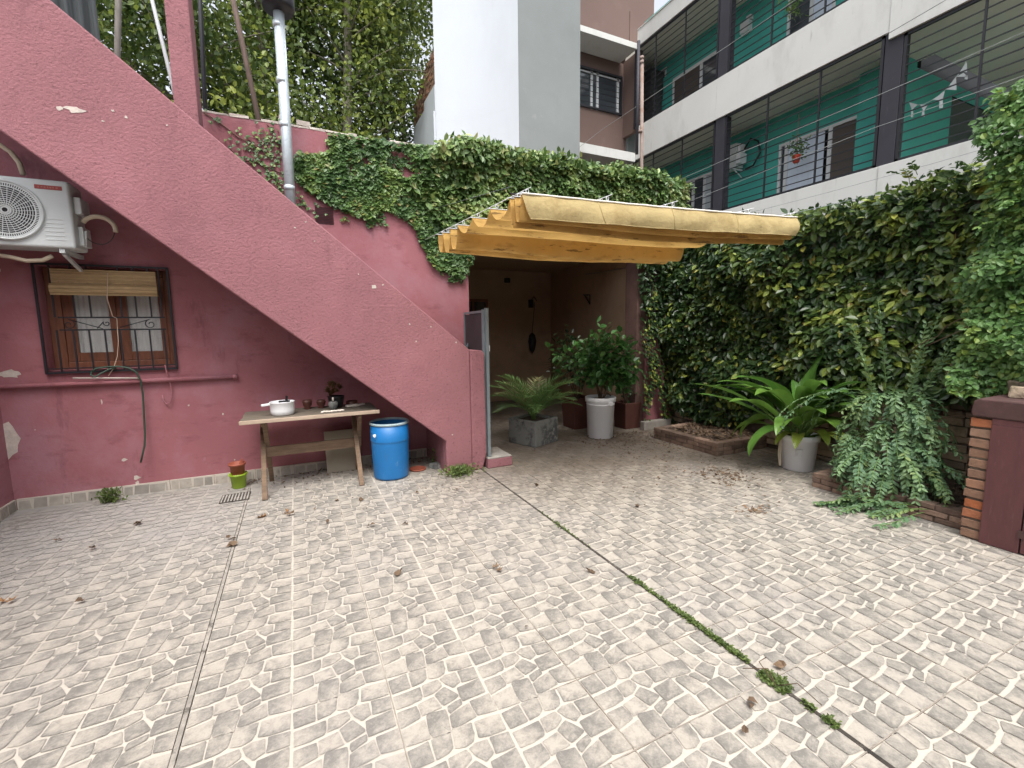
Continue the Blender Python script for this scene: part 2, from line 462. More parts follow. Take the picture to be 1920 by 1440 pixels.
def wall_holes(mb, axis, u0, u1, z0, z1, w0, w1, holes, mi=0, mir=None):
    """a slab in the plane axis=const (1: spans x, 0: spans y) between w0 and w1 with rectangular holes (u0,u1,z0,z1)"""
    mir = mi if mir is None else mir

    def P(u, z, w): return (u, w, z) if axis == 1 else (w, u, z)
    us = sorted({u0, u1, *[h[0] for h in holes], *[h[1] for h in holes]})
    zs = sorted({z0, z1, *[h[2] for h in holes], *[h[3] for h in holes]})
    us = [u for u in us if u0 <= u <= u1]
    zs = [z for z in zs if z0 <= z <= z1]
    inh = lambda u, z: any(h[0] < u < h[1] and h[2] < z < h[3] for h in holes)
    for i in range(len(us) - 1):
        for j in range(len(zs) - 1):
            a, b, c, d = us[i], us[i + 1], zs[j], zs[j + 1]
            if inh((a + b) / 2, (c + d) / 2): continue
            mb.add([P(a, c, w0), P(b, c, w0), P(b, d, w0), P(a, d, w0)], [(0, 1, 2, 3)], mi)
            mb.add([P(a, c, w1), P(b, c, w1), P(b, d, w1), P(a, d, w1)], [(3, 2, 1, 0)], mi)
    for (a, b, c, d) in [(u0, u1, z0, z1)] + list(holes):
        mm = mi if (a, b, c, d) == (u0, u1, z0, z1) else mir
        c2 = max(c, z0)
        for q in ((a, c2, b, c2), (b, c2, b, d), (b, d, a, d), (a, d, a, c2)):
            if c < z0 and q[1] == q[3] == c2: continue
            mb.add([P(q[0], q[1], w0), P(q[2], q[3], w0), P(q[2], q[3], w1), P(q[0], q[1], w1)], [(0, 1, 2, 3)], mm)
    return mb


def norm(a):
    return a / np.maximum(np.linalg.norm(a, axis=1, keepdims=True), 1e-9)


LT = {
    'oval': ([(0, 0, 0), (-.42, .3, .12), (-.44, .62, .12), (0, 1, -.05), (.44, .62, .12), (.42, .3, .12)], [(0, 3, 2, 1), (0, 5, 4, 3)]),
    'ivy': ([(0, .05, 0), (-.5, .1, .06), (-.52, .5, .1), (0, 1, -.06), (.52, .5, .1), (.5, .1, .06)], [(0, 3, 2, 1), (0, 5, 4, 3)]),
    'lance': ([(0, 0, 0), (-.5, .25, .1), (-.3, .7, .06), (0, 1, -.1), (.3, .7, .06), (.5, .25, .1)], [(0, 3, 2, 1), (0, 5, 4, 3)]),
    'blade': ([(0, 0, 0), (-.5, .3, .15), (0, 1, -.2), (.5, .3, .15)], [(0, 2, 1), (0, 3, 2)]),
    'quad': ([(0, 0, 0), (-.5, .45, .1), (0, 1, 0), (.5, .45, .1)], [(0, 3, 2, 1)]),
    'maple': ([(0, 0, 0), (-.45, .12, .05), (-.22, .3, 0), (-.62, .55, .1), (-.2, .55, 0), (0, 1, .08), (.2, .55, 0), (.62, .55, .12), (.22, .3, 0), (.45, .12, .05)],
              [(0, 2, 1), (0, 4, 3, 2), (0, 6, 5, 4), (0, 8, 7, 6), (0, 9, 8)]),
}


def leaves(name, P, D, N, Ls, Ws, T, mat, parent=None, base=None, tpl='oval', fold=1.0, smooth=False, extra=None, emat=None):
    """many leaves as one mesh. P base points, D directions, N face normals. extra: an MB whose geometry (stems) is merged in"""
    n = len(P)
    P, D, N = np.asarray(P, float), norm(np.asarray(D, float)), np.asarray(N, float)
    X = norm(np.cross(D, N))
    N = np.cross(X, D)
    tv, tf = LT[tpl]
    tv = np.array(tv)
    Ls, Ws = np.broadcast_to(Ls, n)[:, None, None], np.broadcast_to(Ws, n)[:, None, None]
    V = (P[:, None, :] + D[:, None, :] * (tv[None, :, 1:2] * Ls) + X[:, None, :] * (tv[None, :, 0:1] * Ws)
         + N[:, None, :] * (tv[None, :, 2:3] * Ws * fold))
    k = len(tv)
    V = V.reshape(-1, 3)
    loops, starts, totals = [], [], []
    base_idx = (np.arange(n) * k)[:, None]
    per = np.concatenate([np.array(f) for f in tf])
    cnt = np.array([len(f) for f in tf])
    loops = (base_idx + per[None, :]).ravel()
    totals = np.tile(cnt, n)
    vt = np.repeat(np.asarray(T, float), len(tf))
    mi = np.zeros(len(totals), int)
    sm = np.full(len(totals), smooth)
    mats = [K[mat]]
    if extra is not None and extra.f:
        o0 = len(V)
        V = np.vstack([V, np.array(extra.v)])
        loops = np.concatenate([loops, np.concatenate([np.array(f) for f in extra.f]) + o0])
        totals = np.concatenate([totals, [len(f) for f in extra.f]])
        vt = np.concatenate([vt, extra.t])
        mi = np.concatenate([mi, np.ones(len(extra.f), int)])
        sm = np.concatenate([sm, extra.sm])
        mats.append(K[emat or 'stem'])
    starts = np.concatenate([[0], np.cumsum(totals)[:-1]])
    me = bpy.data.meshes.new(name)
    me.vertices.add(len(V))
    me.vertices.foreach_set('co', V.astype(np.float32).ravel())
    me.loops.add(len(loops))
    me.loops.foreach_set('vertex_index', loops.astype(np.int32))
    me.polygons.add(len(totals))
    me.polygons.foreach_set('loop_start', starts.astype(np.int32))
    me.polygons.foreach_set('loop_total', totals.astype(np.int32))
    for mt in mats: me.materials.append(mt)
    me.polygons.foreach_set('material_index', mi.astype(np.int32))
    me.polygons.foreach_set('use_smooth', sm.astype(bool))
    at = me.attributes.new('tint', 'FLOAT', 'FACE')
    at.data.foreach_set('value', vt.astype(np.float32))
    me.update(calc_edges=True)
    me.validate()
    return link(name, me, parent, base)


def inpoly(x, y, poly):
    poly = np.asarray(poly)
    r = np.zeros(len(x), bool)
    j = len(poly) - 1
    for i in range(len(poly)):
        xi, yi = poly[i]
        xj, yj = poly[j]
        c = ((yi > y) != (yj > y)) & (x < (xj - xi) * (y - yi) / (yj - yi + 1e-12) + xi)
        r ^= c
        j = i
    return r


def fnoise(p, sc, seed=0.0):
    return np.array([noise.noise(Vector((q[0] * sc + seed, q[1] * sc - seed, q[2] * sc + 1.3 * seed))) for q in p])


def creeper(name, poly, axis, outward, n, size, thick, mat, label=None, cat=None, parent=None, holes=(), tpl='oval', tb=(0.0, 0.85),
            bump=0.1, bsc=1.6, gap=None, droop=0.7, yellow=0.06, stems=0, lobe=0.75, seed=1.0, keep=None, tintfn=None):
    """leaves over a wall. poly in wall coordinates (u, z); axis = index of the wall's normal; outward = +-1 away from the wall;
    the wall face is at `face`"""
    face = poly['face']
    pl = np.array(poly['pts'])
    lo, hi = pl.min(0), pl.max(0)
    U, Z = [], []
    tot = 0
    while tot < n:
        u = rng.uniform(lo[0], hi[0], n)
        z = rng.uniform(lo[1], hi[1], n)
        k = inpoly(u, z, pl)
        for h in holes: k &= ~inpoly(u, z, h)
        U.append(u[k]); Z.append(z[k]); tot += k.sum()
    u, z = np.concatenate(U)[:n], np.concatenate(Z)[:n]
    q = np.stack([u, z, np.zeros(n)], 1)
    b = fnoise(q, bsc, seed)
    if gap is not None:
        g = fnoise(q, gap[0], seed + 4) + 0.5 * fnoise(q, gap[0] * 3, seed + 8)
        k = g > gap[1]
        u, z, q, b = u[k], z[k], q[k], b[k]
    if keep is not None:
        k = keep(u, z)
        u, z, q, b = u[k], z[k], q[k], b[k]
    n = len(u)
    d = rng.random(n) ** 0.6
    off = 0.015 + thick * d * (0.65 + 0.5 * b) + np.maximum(0, b) * bump
    P = np.zeros((n, 3))
    ou = 1 - axis
    P[:, ou], P[:, 2], P[:, axis] = u, z, face + outward * off
    D = np.zeros((n, 3))
    D[:, ou] = rng.normal(0, 0.7, n)
    D[:, 2] = -droop + rng.normal(0, 0.45, n)
    D[:, axis] = outward * (0.25 + rng.normal(0, 0.3, n))
    Nn = np.zeros((n, 3))
    Nn[:, axis] = outward * 0.8
    Nn[:, 2] = 0.65 + rng.normal(0, 0.3, n)
    Nn[:, ou] = rng.normal(0, 0.35, n)
    Ls = size * rng.uniform(0.6, 1.25, n)
    fam = fnoise(q, 5.0, seed + 2)
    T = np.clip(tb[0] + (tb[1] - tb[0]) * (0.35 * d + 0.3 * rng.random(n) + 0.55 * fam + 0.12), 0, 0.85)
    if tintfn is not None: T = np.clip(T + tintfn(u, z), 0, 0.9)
    yl = (rng.random(n) < yellow * (1 + 4 * np.clip(fam, 0, 1))) & (d > 0.55)
    T[yl] = rng.uniform(0.86, 0.98, yl.sum())
    ex = MB()
    for _ in range(stems):
        i = rng.integers(n)
        p = P[i].copy()
        p[axis] = face + outward * 0.012
        pts = [p.copy()]
        a = rng.normal(0, 0.5)
        for _s in range(7):
            p = p.copy()
            p[ou] += 0.09 * math.sin(a); p[2] -= 0.09 * math.cos(a)
            a += rng.normal(0, 0.25)
            pts.append(p)
        ex.tube(pts, 0.004, 5)
    o = leaves(name, P, D, Nn, Ls, Ls * lobe, T, mat, parent, None if parent is not None else (P[:, 0].mean(), P[:, 1].mean(), 0), tpl, extra=ex)
    if label: setp(o, label, cat)
    return o


def polyY(px, y):   # pixel outline -> wall (x, z)
    return [tuple(PY(a, b, y)[[0, 2]]) for a, b in px]


def polyX(px, x):   # pixel outline -> side wall (y, z)
    return [tuple(PX(a, b, x)[[1, 2]]) for a, b in px]

# ================================================================== THE SETTING: ground and tiled floor
g = MB()
g.add([(-60, -60, -0.012), (60, -60, -0.012), (60, 90, -0.012), (-60, 90, -0.012)], [(0, 1, 2, 3)])
K['ground'] = M('bare_ground', (0.12, 0.10, 0.075), 0.95, 0.2, 1.0)
setp(g.build('ground', 'ground'), kind='structure')

# printed ceramic tile: outlines of its 17 stones, read off one tile (picture coordinates of one tile, then to 0..1)
_c = [(150, 900), (1140, 612), (1005, 85), (150, 322)]
_A, _b = [], []
for (x, y), (u, v) in zip(_c, [(0, 0), (1, 0), (1, 1), (0, 1)]):
    _A += [[x, y, 1, 0, 0, 0, -u * x, -u * y], [0, 0, 0, x, y, 1, -v * x, -v * y]]
    _b += [u, v]
_h = np.linalg.solve(np.array(_A, float), np.array(_b, float))


def tile_uv(x, y):
    w = _h[6] * x + _h[7] * y + 1
    return ((_h[0] * x + _h[1] * y + _h[2]) / w, (_h[3] * x + _h[4] * y + _h[5]) / w)


STONES = [
    [(160, 335), (345, 272), (350, 390), (165, 445)], [(370, 265), (545, 215), (530, 310), (480, 345), (370, 385)],
    [(565, 195), (745, 155), (740, 225), (715, 270), (640, 305), (548, 315)], [(770, 150), (1005, 95), (1022, 195), (870, 235), (765, 250)],
    [(165, 472), (440, 390), (440, 465), (420, 495), (300, 540), (165, 577)], [(465, 378), (630, 325), (652, 350), (655, 380), (560, 440), (455, 475)],
    [(655, 320), (720, 285), (830, 260), (850, 345), (800, 375), (765, 395), (700, 365)], [(855, 250), (1032, 212), (1050, 303), (865, 350)],
    [(560, 460), (680, 390), (785, 455), (785, 475), (625, 550), (600, 525)], [(800, 400), (1050, 313), (1075, 435), (820, 515), (805, 470)],
    [(165, 605), (355, 550), (365, 590), (365, 650), (160, 737)], [(375, 540), (545, 475), (600, 565), (430, 620), (385, 635)],
    [(655, 560), (800, 495), (805, 540), (665, 620), (650, 600)], [(160, 757), (400, 665), (405, 825), (160, 885)],
    [(425, 640), (450, 615), (625, 585), (630, 650), (618, 780), (430, 820), (410, 780)],
    [(650, 640), (815, 560), (868, 535), (910, 650), (685, 740), (640, 735)], [(885, 520), (1105, 452), (1135, 600), (925, 640)]]
# how grey each stone is printed, and towards which side it fades into the cream ground
LEVEL = [(.75, -.3, -.3), (.52, -.3, -.4), (.38, 1.1, 0), (.36, -.5, -.9), (.52, .8, .2), (.40, 0, 0), (.48, 0, -.4), (.62, -.8, .3), (.72, .2, -.2), (.82, -.6, 0),
         (.55, .5, .6), (.22, 0, 0), (.78, 0, 0), (.12, 0, -.2), (.70, -.6, .6), (.60, -.6, -.5), (.48, -.9, .1)]
TX0, TY0, TS, TV = 1.866, 0.815, 0.395, 0.3925
prints = []
_rs = np.random.default_rng(5)
for si, st in enumerate(STONES):
    uv = np.array([tile_uv(*p) for p in st])
    c = uv.mean(0)
    uv = uv + (uv - c) / np.linalg.norm(uv - c, axis=1, keepdims=True) * 0.0045
    pts = []
    m_ = len(uv)
    for i in range(m_):
        a, p, b = uv[i - 1], uv[i], uv[(i + 1) % m_]
        ra = min(0.2, 0.013 / max(1e-6, np.linalg.norm(a - p)))
        rb = min(0.2, 0.013 / max(1e-6, np.linalg.norm(b - p)))
        p1, p2 = p + (a - p) * ra, p + (b - p) * rb
        pts += [p1, (p1 + p2 + 2 * p) / 4, p2]
        q = (p2 + b) / 2 + _rs.normal(0, 0.003, 2)
        pts.append(q)
    pts = np.array(pts)
    lv, du, dv = LEVEL[si]
    rel = (pts - c) / 0.10
    sh = np.clip(lv + 0.12 + 0.30 * (rel[:, 0] * du + rel[:, 1] * dv) + _rs.normal(0, 0.10, len(pts)), 0, 1)
    mid = c + (pts - c) * 0.6
    ms = np.clip(lv - 0.06 + 0.20 * (rel[:, 0] * du + rel[:, 1] * dv) + _rs.normal(0, 0.14, len(pts)), 0, 1)
    cs = np.clip(lv - 0.12 + _rs.normal(0, 0.1), 0, 1)
    prints.append((pts, mid, c, sh, ms, cs))

V, F, S = [], [], []
for ix in range(-12, 10):
    for iy in range(-8, 22):
        x0, y0 = TX0 + ix * TS, TY0 + iy * TV
        rot90 = (ix, iy) in ((-1, 1), (3, 4), (-3, 6), (5, 2), (-9, 3), (2, 8))
        dz = 0.0
        for pts, mid, c, sh, ms, cs in prints:
            def W(q):
                u, v = q
                if rot90: u, v = v, 1 - u
                u = 0.006 + u * 0.988; v = 0.006 + v * 0.988
                return (x0 + u * TS, y0 + v * TV, 0.0)
            b = len(V)
            k = len(pts)
            V += [W(p) for p in pts] + [W(p) for p in mid] + [W(c)]
            S += list(sh) + list(ms) + [cs]
            for i in range(k):
                j = (i + 1) % k
                F.append((b + i, b + j, b + k + j, b + k + i))
                F.append((b + k + i, b + k + j, b + 2 * k))
me = bpy.data.meshes.new('tile_stones')
me.from_pydata(V, [], F)
at = me.attributes.new('shade', 'FLOAT', 'POINT')
at.data.foreach_set('value', S)


def floormat(name, stone):
    mt = bpy.data.materials.new(name)
    mt.use_nodes = True
    nt = mt.node_tree
    L = nt.links
    b = nt.nodes['Principled BSDF']
    tc = nd(nt, 'ShaderNodeTexCoord')

    def noi(sc, det=6, rg=0.6, stretch=None):
        n = nd(nt, 'ShaderNodeTexNoise')
        n.inputs['Scale'].default_value = sc
        n.inputs['Detail'].default_value = det
        n.inputs['Roughness'].default_value = rg
        if stretch:
            mp = nd(nt, 'ShaderNodeMapping'); mp.inputs['Scale'].default_value = stretch
            L.new(tc.outputs['Object'], mp.inputs[0]); L.new(mp.outputs[0], n.inputs['Vector'])
        else:
            L.new(tc.outputs['Object'], n.inputs['Vector'])
        return n.outputs['Fac']

    def mr(fac, a, b_, c=0.0, d=1.0):
        n = nd(nt, 'ShaderNodeMapRange')
        for i, v in zip(('From Min', 'From Max', 'To Min', 'To Max'), (a, b_, c, d)): n.inputs[i].default_value = v
        L.new(fac, n.inputs[0])
        return n.outputs[0]

    def math_(op, a, b_):
        n = nd(nt, 'ShaderNodeMath', operation=op)
        for i, v in enumerate((a, b_)):
            if isinstance(v, (int, float)): n.inputs[i].default_value = v
            else: L.new(v, n.inputs[i])
        return n.outputs[0]

    def mix(fac, a, b_, mode='MIX'):
        n = nd(nt, 'ShaderNodeMixRGB', blend_type=mode)
        if isinstance(fac, (int, float)): n.inputs[0].default_value = fac
        else: L.new(fac, n.inputs[0])
        for i, v in ((1, a), (2, b_)):
            if isinstance(v, tuple): n.inputs[i].default_value = (*v, 1)
            else: L.new(v, n.inputs[i])
        return n.outputs[0]
    cream, gray = (0.475, 0.435, 0.375), (0.178, 0.170, 0.154)
    if stone:
        at_ = nd(nt, 'ShaderNodeAttribute', attribute_name='shade')
        f = math_('ADD', at_.outputs['Fac'], math_('MULTIPLY', math_('SUBTRACT', noi(90, 4, 0.8), 0.5), 1.6))
        f = math_('ADD', f, math_('MULTIPLY', math_('SUBTRACT', noi(26, 4, 0.6), 0.5), 1.5))
        f = mr(f, 0.0, 1.0, 0.04, 0.95)
        col = mix(f, (0.43, 0.392, 0.338), gray)
        sp = mr(noi(120, 3, 0.8), 0.60, 0.70, 0, 0.35)
        col = mix(sp, col, (0.17, 0.155, 0.135))
    else:
        col = mix(noi(30), cream, (0.55, 0.50, 0.435))
    # worn, paler cement-like zone by the house wall; brownish dust towards the covered patio and the beds
    sx = nd(nt, 'ShaderNodeSeparateXYZ'); L.new(tc.outputs['Object'], sx.inputs[0])
    X_, Y_ = sx.outputs[0], sx.outputs[1]
    worn = math_('MULTIPLY', mr(X_, 0.1, -1.0), mr(Y_, 3.1, 4.7))
    worn = math_('MULTIPLY', worn, mr(noi(1.3), 0.30, 0.62, 0.25, 1))
    col = mix(math_('MULTIPLY', worn, 0.92), col, (0.335, 0.320, 0.305))
    dust = math_('MULTIPLY', mr(math_('ADD', Y_, math_('MULTIPLY', X_, 0.30)), 3.7, 5.7), mr(X_, 0.9, 2.0))
    dust = math_('MULTIPLY', dust, mr(noi(2.2, 8, 0.7), 0.28, 0.6, 0.5, 1))
    col = mix(math_('MULTIPLY', dust, 0.80), col, (0.135, 0.100, 0.070))
    st = mr(noi(0.9, 6), 0.48, 0.72, 0, 0.22)
    col = mix(st, col, (0.33, 0.31, 0.31))
    gr = mr(noi(9, 7, 0.75), 0.56, 0.72, 0, 0.20)
    col = mix(gr, col, (0.22, 0.19, 0.16))
    L.new(col, b.inputs['Base Color'])
    rr = mr(noi(3), 0.3, 0.7, 0.42, 0.62)
    L.new(rr, b.inputs['Roughness'])
    b.inputs['Specular IOR Level'].default_value = 0.35
    bp = nd(nt, 'ShaderNodeBump')
    bp.inputs['Distance'].default_value = 0.0012
    L.new(noi(70, 5), bp.inputs['Height'])
    L.new(bp.outputs[0], b.inputs['Normal'])
    return mt


K['floorstone'] = floormat('printed_stone_tile', True)
K['floorbase'] = floormat('cream_tile_base', False)
me.materials.append(K['floorstone'])
me.update()
g = MB()
g.add([(-4.9, -3, -0.004), (6.3, -3, -0.004), (6.3, 9.4, -0.004), (-4.9, 9.4, -0.004)], [(0, 1, 2, 3)])
fl = g.build('floor', 'floorbase')
setp(fl, kind='structure')
OFF[fl.name] = np.zeros(3)
st_o = link('tile_print', me, fl)
# grout lines and the two open joints
K['grout'] = M('thin_dark_grout', (0.30, 0.265, 0.225), 0.9, 0.3, 12)
K['grout2'] = M('pale_grout', (0.52, 0.46, 0.39), 0.9, 0.15, 12)
g = MB()
for ix in range(-12, 11):
    x = TX0 + ix * TS
    if ix in (0, -6): continue
    w = 0.0009 if ix > 0 else 0.0018
    if ix > 0 or ix in (-2, -4): g.box((x - w, -3, -0.0035), (x + w, 5.0, 0.0018), 0)
for iy in range(-8, 22):
    y = TY0 + iy * TV
    w = 0.0016 if y > 1.3 else 0.0024
    if y < 1.8: g.box((0.95, y - w, -0.0034), (6.25, y + w, 0.0012), 0)
g.build('grout_lines', ['grout', 'grout2'], fl)
K['joint'] = M('dark_joint', (0.045, 0.038, 0.032), 0.95, 0.5, 12, bump=0.004, bscale=50, spots=[((0.16, 0.14, 0.12), 7, 0.52, 0.1, 0.8)])
K['jointg'] = M('grey_joint', (0.30, 0.275, 0.240), 0.95, 0.3, 14, bump=0.004, bscale=50, spots=[((0.09, 0.080, 0.068), 8, 0.56, 0.06, 0.8)])
g = MB()
g.box((TX0 - 0.012, -3, -0.003), (TX0 + 0.007, 5.6, 0.0022), 0)
g.box((-0.522, -3, -0.003), (-0.504, 5.3, 0.0022), 1)
g.box((-0.5255, -3, -0.003), (-0.522, 5.3, 0.003), 0)
g.box((-0.504, -3, -0.003), (-0.5012, 5.3, 0.003), 0)
g.build('expansion_joint', ['joint', 'jointg'], fl)

# moss along the right joint
P, D, N_, T_ = [], [], [], []
_y = lambda a, b: G(a, b)[1]
segs = [(_y(1040, 980), _y(1062, 998), 14, .035), (_y(1176, 1082), _y(1200, 1100), 26, .035), (_y(1200, 1100), _y(1262, 1146), 34, .018), (_y(1255, 1140), _y(1335, 1196), 105, .028), (_y(1335, 1196), _y(1385, 1235), 50, .020), (_y(1340, 1200), _y(1400, 1244), 45, .028), (_y(1428, 1264), _y(1478, 1298), 190, .055), (_y(1500, 1322), _y(1524, 1338), 16, .022), (_y(1540, 1350), _y(1566, 1368), 26, .028), (3.4, 2.6, 14, .010)]
for a, b, n, w in segs:
    for _ in range(n * 4):
        y = random.uniform(b, a)
        x = TX0 - 0.003 + random.gauss(0, w * 0.34)
        P.append((x, y, 0.002 + random.random() * 0.010)); D.append((random.gauss(0, 1), random.gauss(0, 1), random.uniform(0.1, 1.1)))
        N_.append((random.gauss(0, .4), random.gauss(0, .4), 1)); T_.append(random.random())
mo = leaves('moss', P, D, N_, 0.016, 0.011, T_, 'weed', base=(TX0, 2, 0))
setp(mo, 'bright green moss growing along the dark joint between floor tiles', 'moss', kind='stuff')

# ================================================================== THE RED HOUSE
YW = 5.62
house = thing('house', 'pink red stuccoed house wall with window under the outside stairs', 'house', (0, YW, 0))
XO = 2.075    # left jamb of the patio opening
ZT = 3.78
WX0, WX1, WZ0, WZ1 = -2.065, -1.095, 1.275, 2.235
ZL = 2.72
mb = MB()
wall_holes(mb, 1, -5.0, XO, 0.0, ZT, YW, YW + 0.28, [(WX0, WX1, WZ0, WZ1)])
mb.build('wall', 'pinkwall', house)
mb = MB()
mb.box((XO + 0.001, YW, ZL), (4.86, YW + 0.28, ZT))
mb.box((4.861, YW + 0.001, 0), (5.64, YW + 0.28, ZT), 1)
K['grimypier'] = M('grimy_brown_pier', (0.125, 0.070, 0.060), 0.95, 0.25, 5, bump=0.004, bscale=30)
mb.build('patio_wall', ['pinkwall', 'grimypier'], house)
mb = MB()   # rough top edge of the wall
x = -0.75
while x < 1.5:
    w = random.uniform(0.08, 0.25)
    mb.box((x, YW - 0.004, ZT + 0.001), (x + w, YW + 0.27, ZT + random.uniform(0.008, 0.03)), jit=0.004)
    x += w + 0.004
for a, b in ((0.0, 0.10), (0.17, 0.30)):
    mb.box((a, YW - 0.003, ZT + 0.03), (b, YW + 0.12, ZT + random.uniform(0.07, 0.11)), jit=0.006)
mb.build('coping', 'bare', house)
# left return wall towards the camera
mb = MB()
mb.box((-2.70, -5.0, 0), (-2.42, YW - 0.001, 3.0))
mb.build('return_wall', 'pinkwall', house)


def blob(mb, c, w, h, axis, face, out, n=14, mi=0, rough=0.25):
    """irregular thin patch lying on a wall"""
    poly = []
    for i in range(n):
        a = 2 * math.pi * i / n
        r = 1 + random.uniform(-rough, rough)
        poly.append((c[0] + w / 2 * r * math.cos(a), c[1] + h / 2 * r * math.sin(a)))
    mb.prism(poly, axis, face, face + out, mi)


mb = MB()
for (px, py, w, h) in [(5, 825, .20, .34), (18, 701, .16, .07)]:
    p = PY(px, py, YW); mb = MB(); blob(mb, (p[0], p[2]), w, h, 1, YW, -0.003, 18); mb.build('bare_patch', 'bare', house)
for (px, py, w, h) in [(234, 862, .04, .035), (256, 896, .06, .045), (257, 905, .04, .03), (354, 760, .015, .02), (418, 776, .015, .025), (66, 806, .01, .01), (191, 754, .012, .05), (440, 862, .012, .014)]:
    p = PY(px, py, YW); mb = MB(); blob(mb, (p[0], p[2]), w, h, 1, YW, -0.002, 9, rough=.4); mb.build('bare_patch', 'bare', house)

# skirting tiles
K['skirt'] = M('grey_skirting_tile', (0.33, 0.305, 0.27), 0.7, 0.2, 9, tints=[(0, (0.75, 0.75, 0.75)), (1, (1.25, 1.22, 1.2))], spots=[((0.14, 0.12, 0.10), 11, 0.58, 0.1, 0.6)])
mb = MB()
x = -2.40
while x < 1.45:
    x1 = min(x + 0.385, 1.45)
    mb.box((x, YW - 0.016, 0), (x1 - 0.004, YW - 0.0005, 0.105), 1)
    xx = x + 0.006
    while xx < x1 - 0.03:
        w = random.uniform(0.07, 0.15)
        xe = min(xx + w, x1 - 0.01)
        zz = random.uniform(0.08, 0.1)
        mb.prism([(xx, .006), (xe - .01, .004), (xe - .008 + random.uniform(-.01, .01), zz), (xx + random.uniform(0, .012), zz + .002)], 1, YW - 0.018, YW - 0.0165, 0)
        xx = xe + 0.002
    x = x1
y = YW - 0.02
while y > 3.3:
    y1 = y - 0.385
    mb.box((-2.4195, y1 + .004, 0), (-2.404, y, 0.105), 1)
    for k in range(3):
        a = y - 0.01 - k * 0.125
        mb.prism([(a, .006), (a - .11, .004), (a - .115, .095), (a - .008, .098)], 0, -2.4035, -2.402, 0)
    y = y1
mb.build('skirting', ['skirt', 'floorbase'], house)

# window in the house wall
YR = YW + 0.13
win = MB()
win.box((WX0, YR, WZ0), (WX0 + .10, YR + .06, WZ1)).box((WX1 - .07, YR, WZ0), (WX1, YR + .06, WZ1))
win.box((WX0 + .10, YR, WZ1 - .06), (WX1 - .07, YR + .06, WZ1)).box((WX0 + .10, YR, WZ0), (WX1 - .07, YR + .06, WZ0 + .07))
wo = win.build('window', 'redwood', house, bevel=0.006)
ix0, ix1, iz0, iz1 = WX0 + .102, WX1 - .072, WZ0 + .072, WZ1 - .062
xm = (ix0 + ix1) / 2
for a, b in ((ix0, xm - .002), (xm + .002, ix1)):
    s_ = MB()
    s_.box((a, YR + .012, iz0), (a + .085, YR + .050, iz1)).box((b - .055, YR + .012, iz0), (b, YR + .050, iz1))
    s_.box((a + .085, YR + .013, iz1 - .07), (b - .055, YR + .049, iz1)).box((a + .085, YR + .013, iz0), (b - .055, YR + .049, iz0 + .085))
    s_.build('sash', 'redwood', wo, bevel=0.004)
    pn = MB(); pn.box((a + .08, YR + .030, iz0 + .08), (b - .05, YR + .034, iz1 - .06)); pn.build('pane', 'paleglass2', wo) if 'paleglass2' in K else None
K['pane'] = M('clear_window_glass', (0.8, 0.85, 0.85), 0.05, 0.02, 2)
_b = K['pane'].node_tree.nodes['Principled BSDF']
_b.inputs['Alpha'].default_value = 0.22
for a, b in ((ix0, xm - .002), (xm + .002, ix1)):
    pn = MB(); pn.box((a + .08, YR + .030, iz0 + .08), (b - .05, YR + .034, iz1 - .06)); pn.build('pane', 'pane', wo)
for a, b in ((ix0 + .07, xm - .04), (xm + .06, ix1 - .04)):
    rows = []
    for j in range(2):
        z = iz0 + .05 if j == 0 else iz1 - .02
        rows.append([(a + (b - a) * i / 24, YR + .09 + .016 * math.sin(i * 1.7) + .008 * math.sin(i * .6 + j), z) for i in range(25)])
    c_ = MB().grid(rows); c_.build('curtain', 'curtain', wo, fix=False)
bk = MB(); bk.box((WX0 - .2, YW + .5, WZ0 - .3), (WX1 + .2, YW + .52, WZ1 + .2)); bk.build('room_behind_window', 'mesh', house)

# iron grille
gr = MB()
yg = YW - 0.022
fw = 0.022
for a, b in (((WX0 - .008, yg, WZ0 - .02), (WX0 - .008, yg, WZ1 + .01)), ((WX1 + .006, yg, WZ0 - .02), (WX1 + .006, yg, WZ1 + .01))):
    gr.beam(a, b, fw * .8, fw * .8)
for z in (WZ0 - .02, WZ1 + .01):
    gr.beam((WX0 - .016, yg, z), (WX1 + .014, yg, z), fw * .8, fw * .8)
gr.beam((WX0 + .0, yg + .002, WZ0 + .02), (WX1, yg + .002, WZ0 + .02), .02, .008)
zr1, zr2 = WZ0 + .375, WZ0 + .49
for z in (zr1, zr2): gr.beam((WX0 + .12, yg, z), (WX1 - .05, yg, z), .006, .014)
nb = 8
for i in range(nb):
    xx = WX0 + .10 + (WX1 - WX0 - .17) * i / (nb - 1)
    gr.beam((xx, yg - .001, WZ0 - .02), (xx, yg - .001, zr1), .012, .012)
    if i in (0, 1, 2, 4, 5, 6, 7): gr.beam((xx + (.03 if 0 < i < 7 else 0), yg - .001, zr2), (xx + (.03 if 0 < i < 7 else 0), yg - .001, WZ1 + .01), .012, .012)


def scroll(cx, cz, r, a0, turns, sgn, tail):
    pts = []
    for i in range(22):
        t = i / 21
        a = a0 + sgn * turns * 2 * math.pi * t
        rr = r * (0.25 + 0.75 * t)
        pts.append((cx + rr * math.cos(a), yg, cz + rr * math.sin(a)))
    pts.append((tail[0], yg, tail[1]))
    gr.tube(pts, 0.0045, 5)


zc = (zr1 + zr2) / 2 - .008
scroll(WX0 + .19, zc, .048, 0, 1.25, 1, (WX0 + .43, zr1 + .01))
scroll(xm - .035, zc + .01, .028, math.pi, 1.1, -1, (xm - .11, zr1 + .012))
scroll(WX1 - .17, zc, .048, math.pi, 1.25, -1, (xm + .06, zr1 + .02))
go = gr.build('window_grille', 'dark', house)

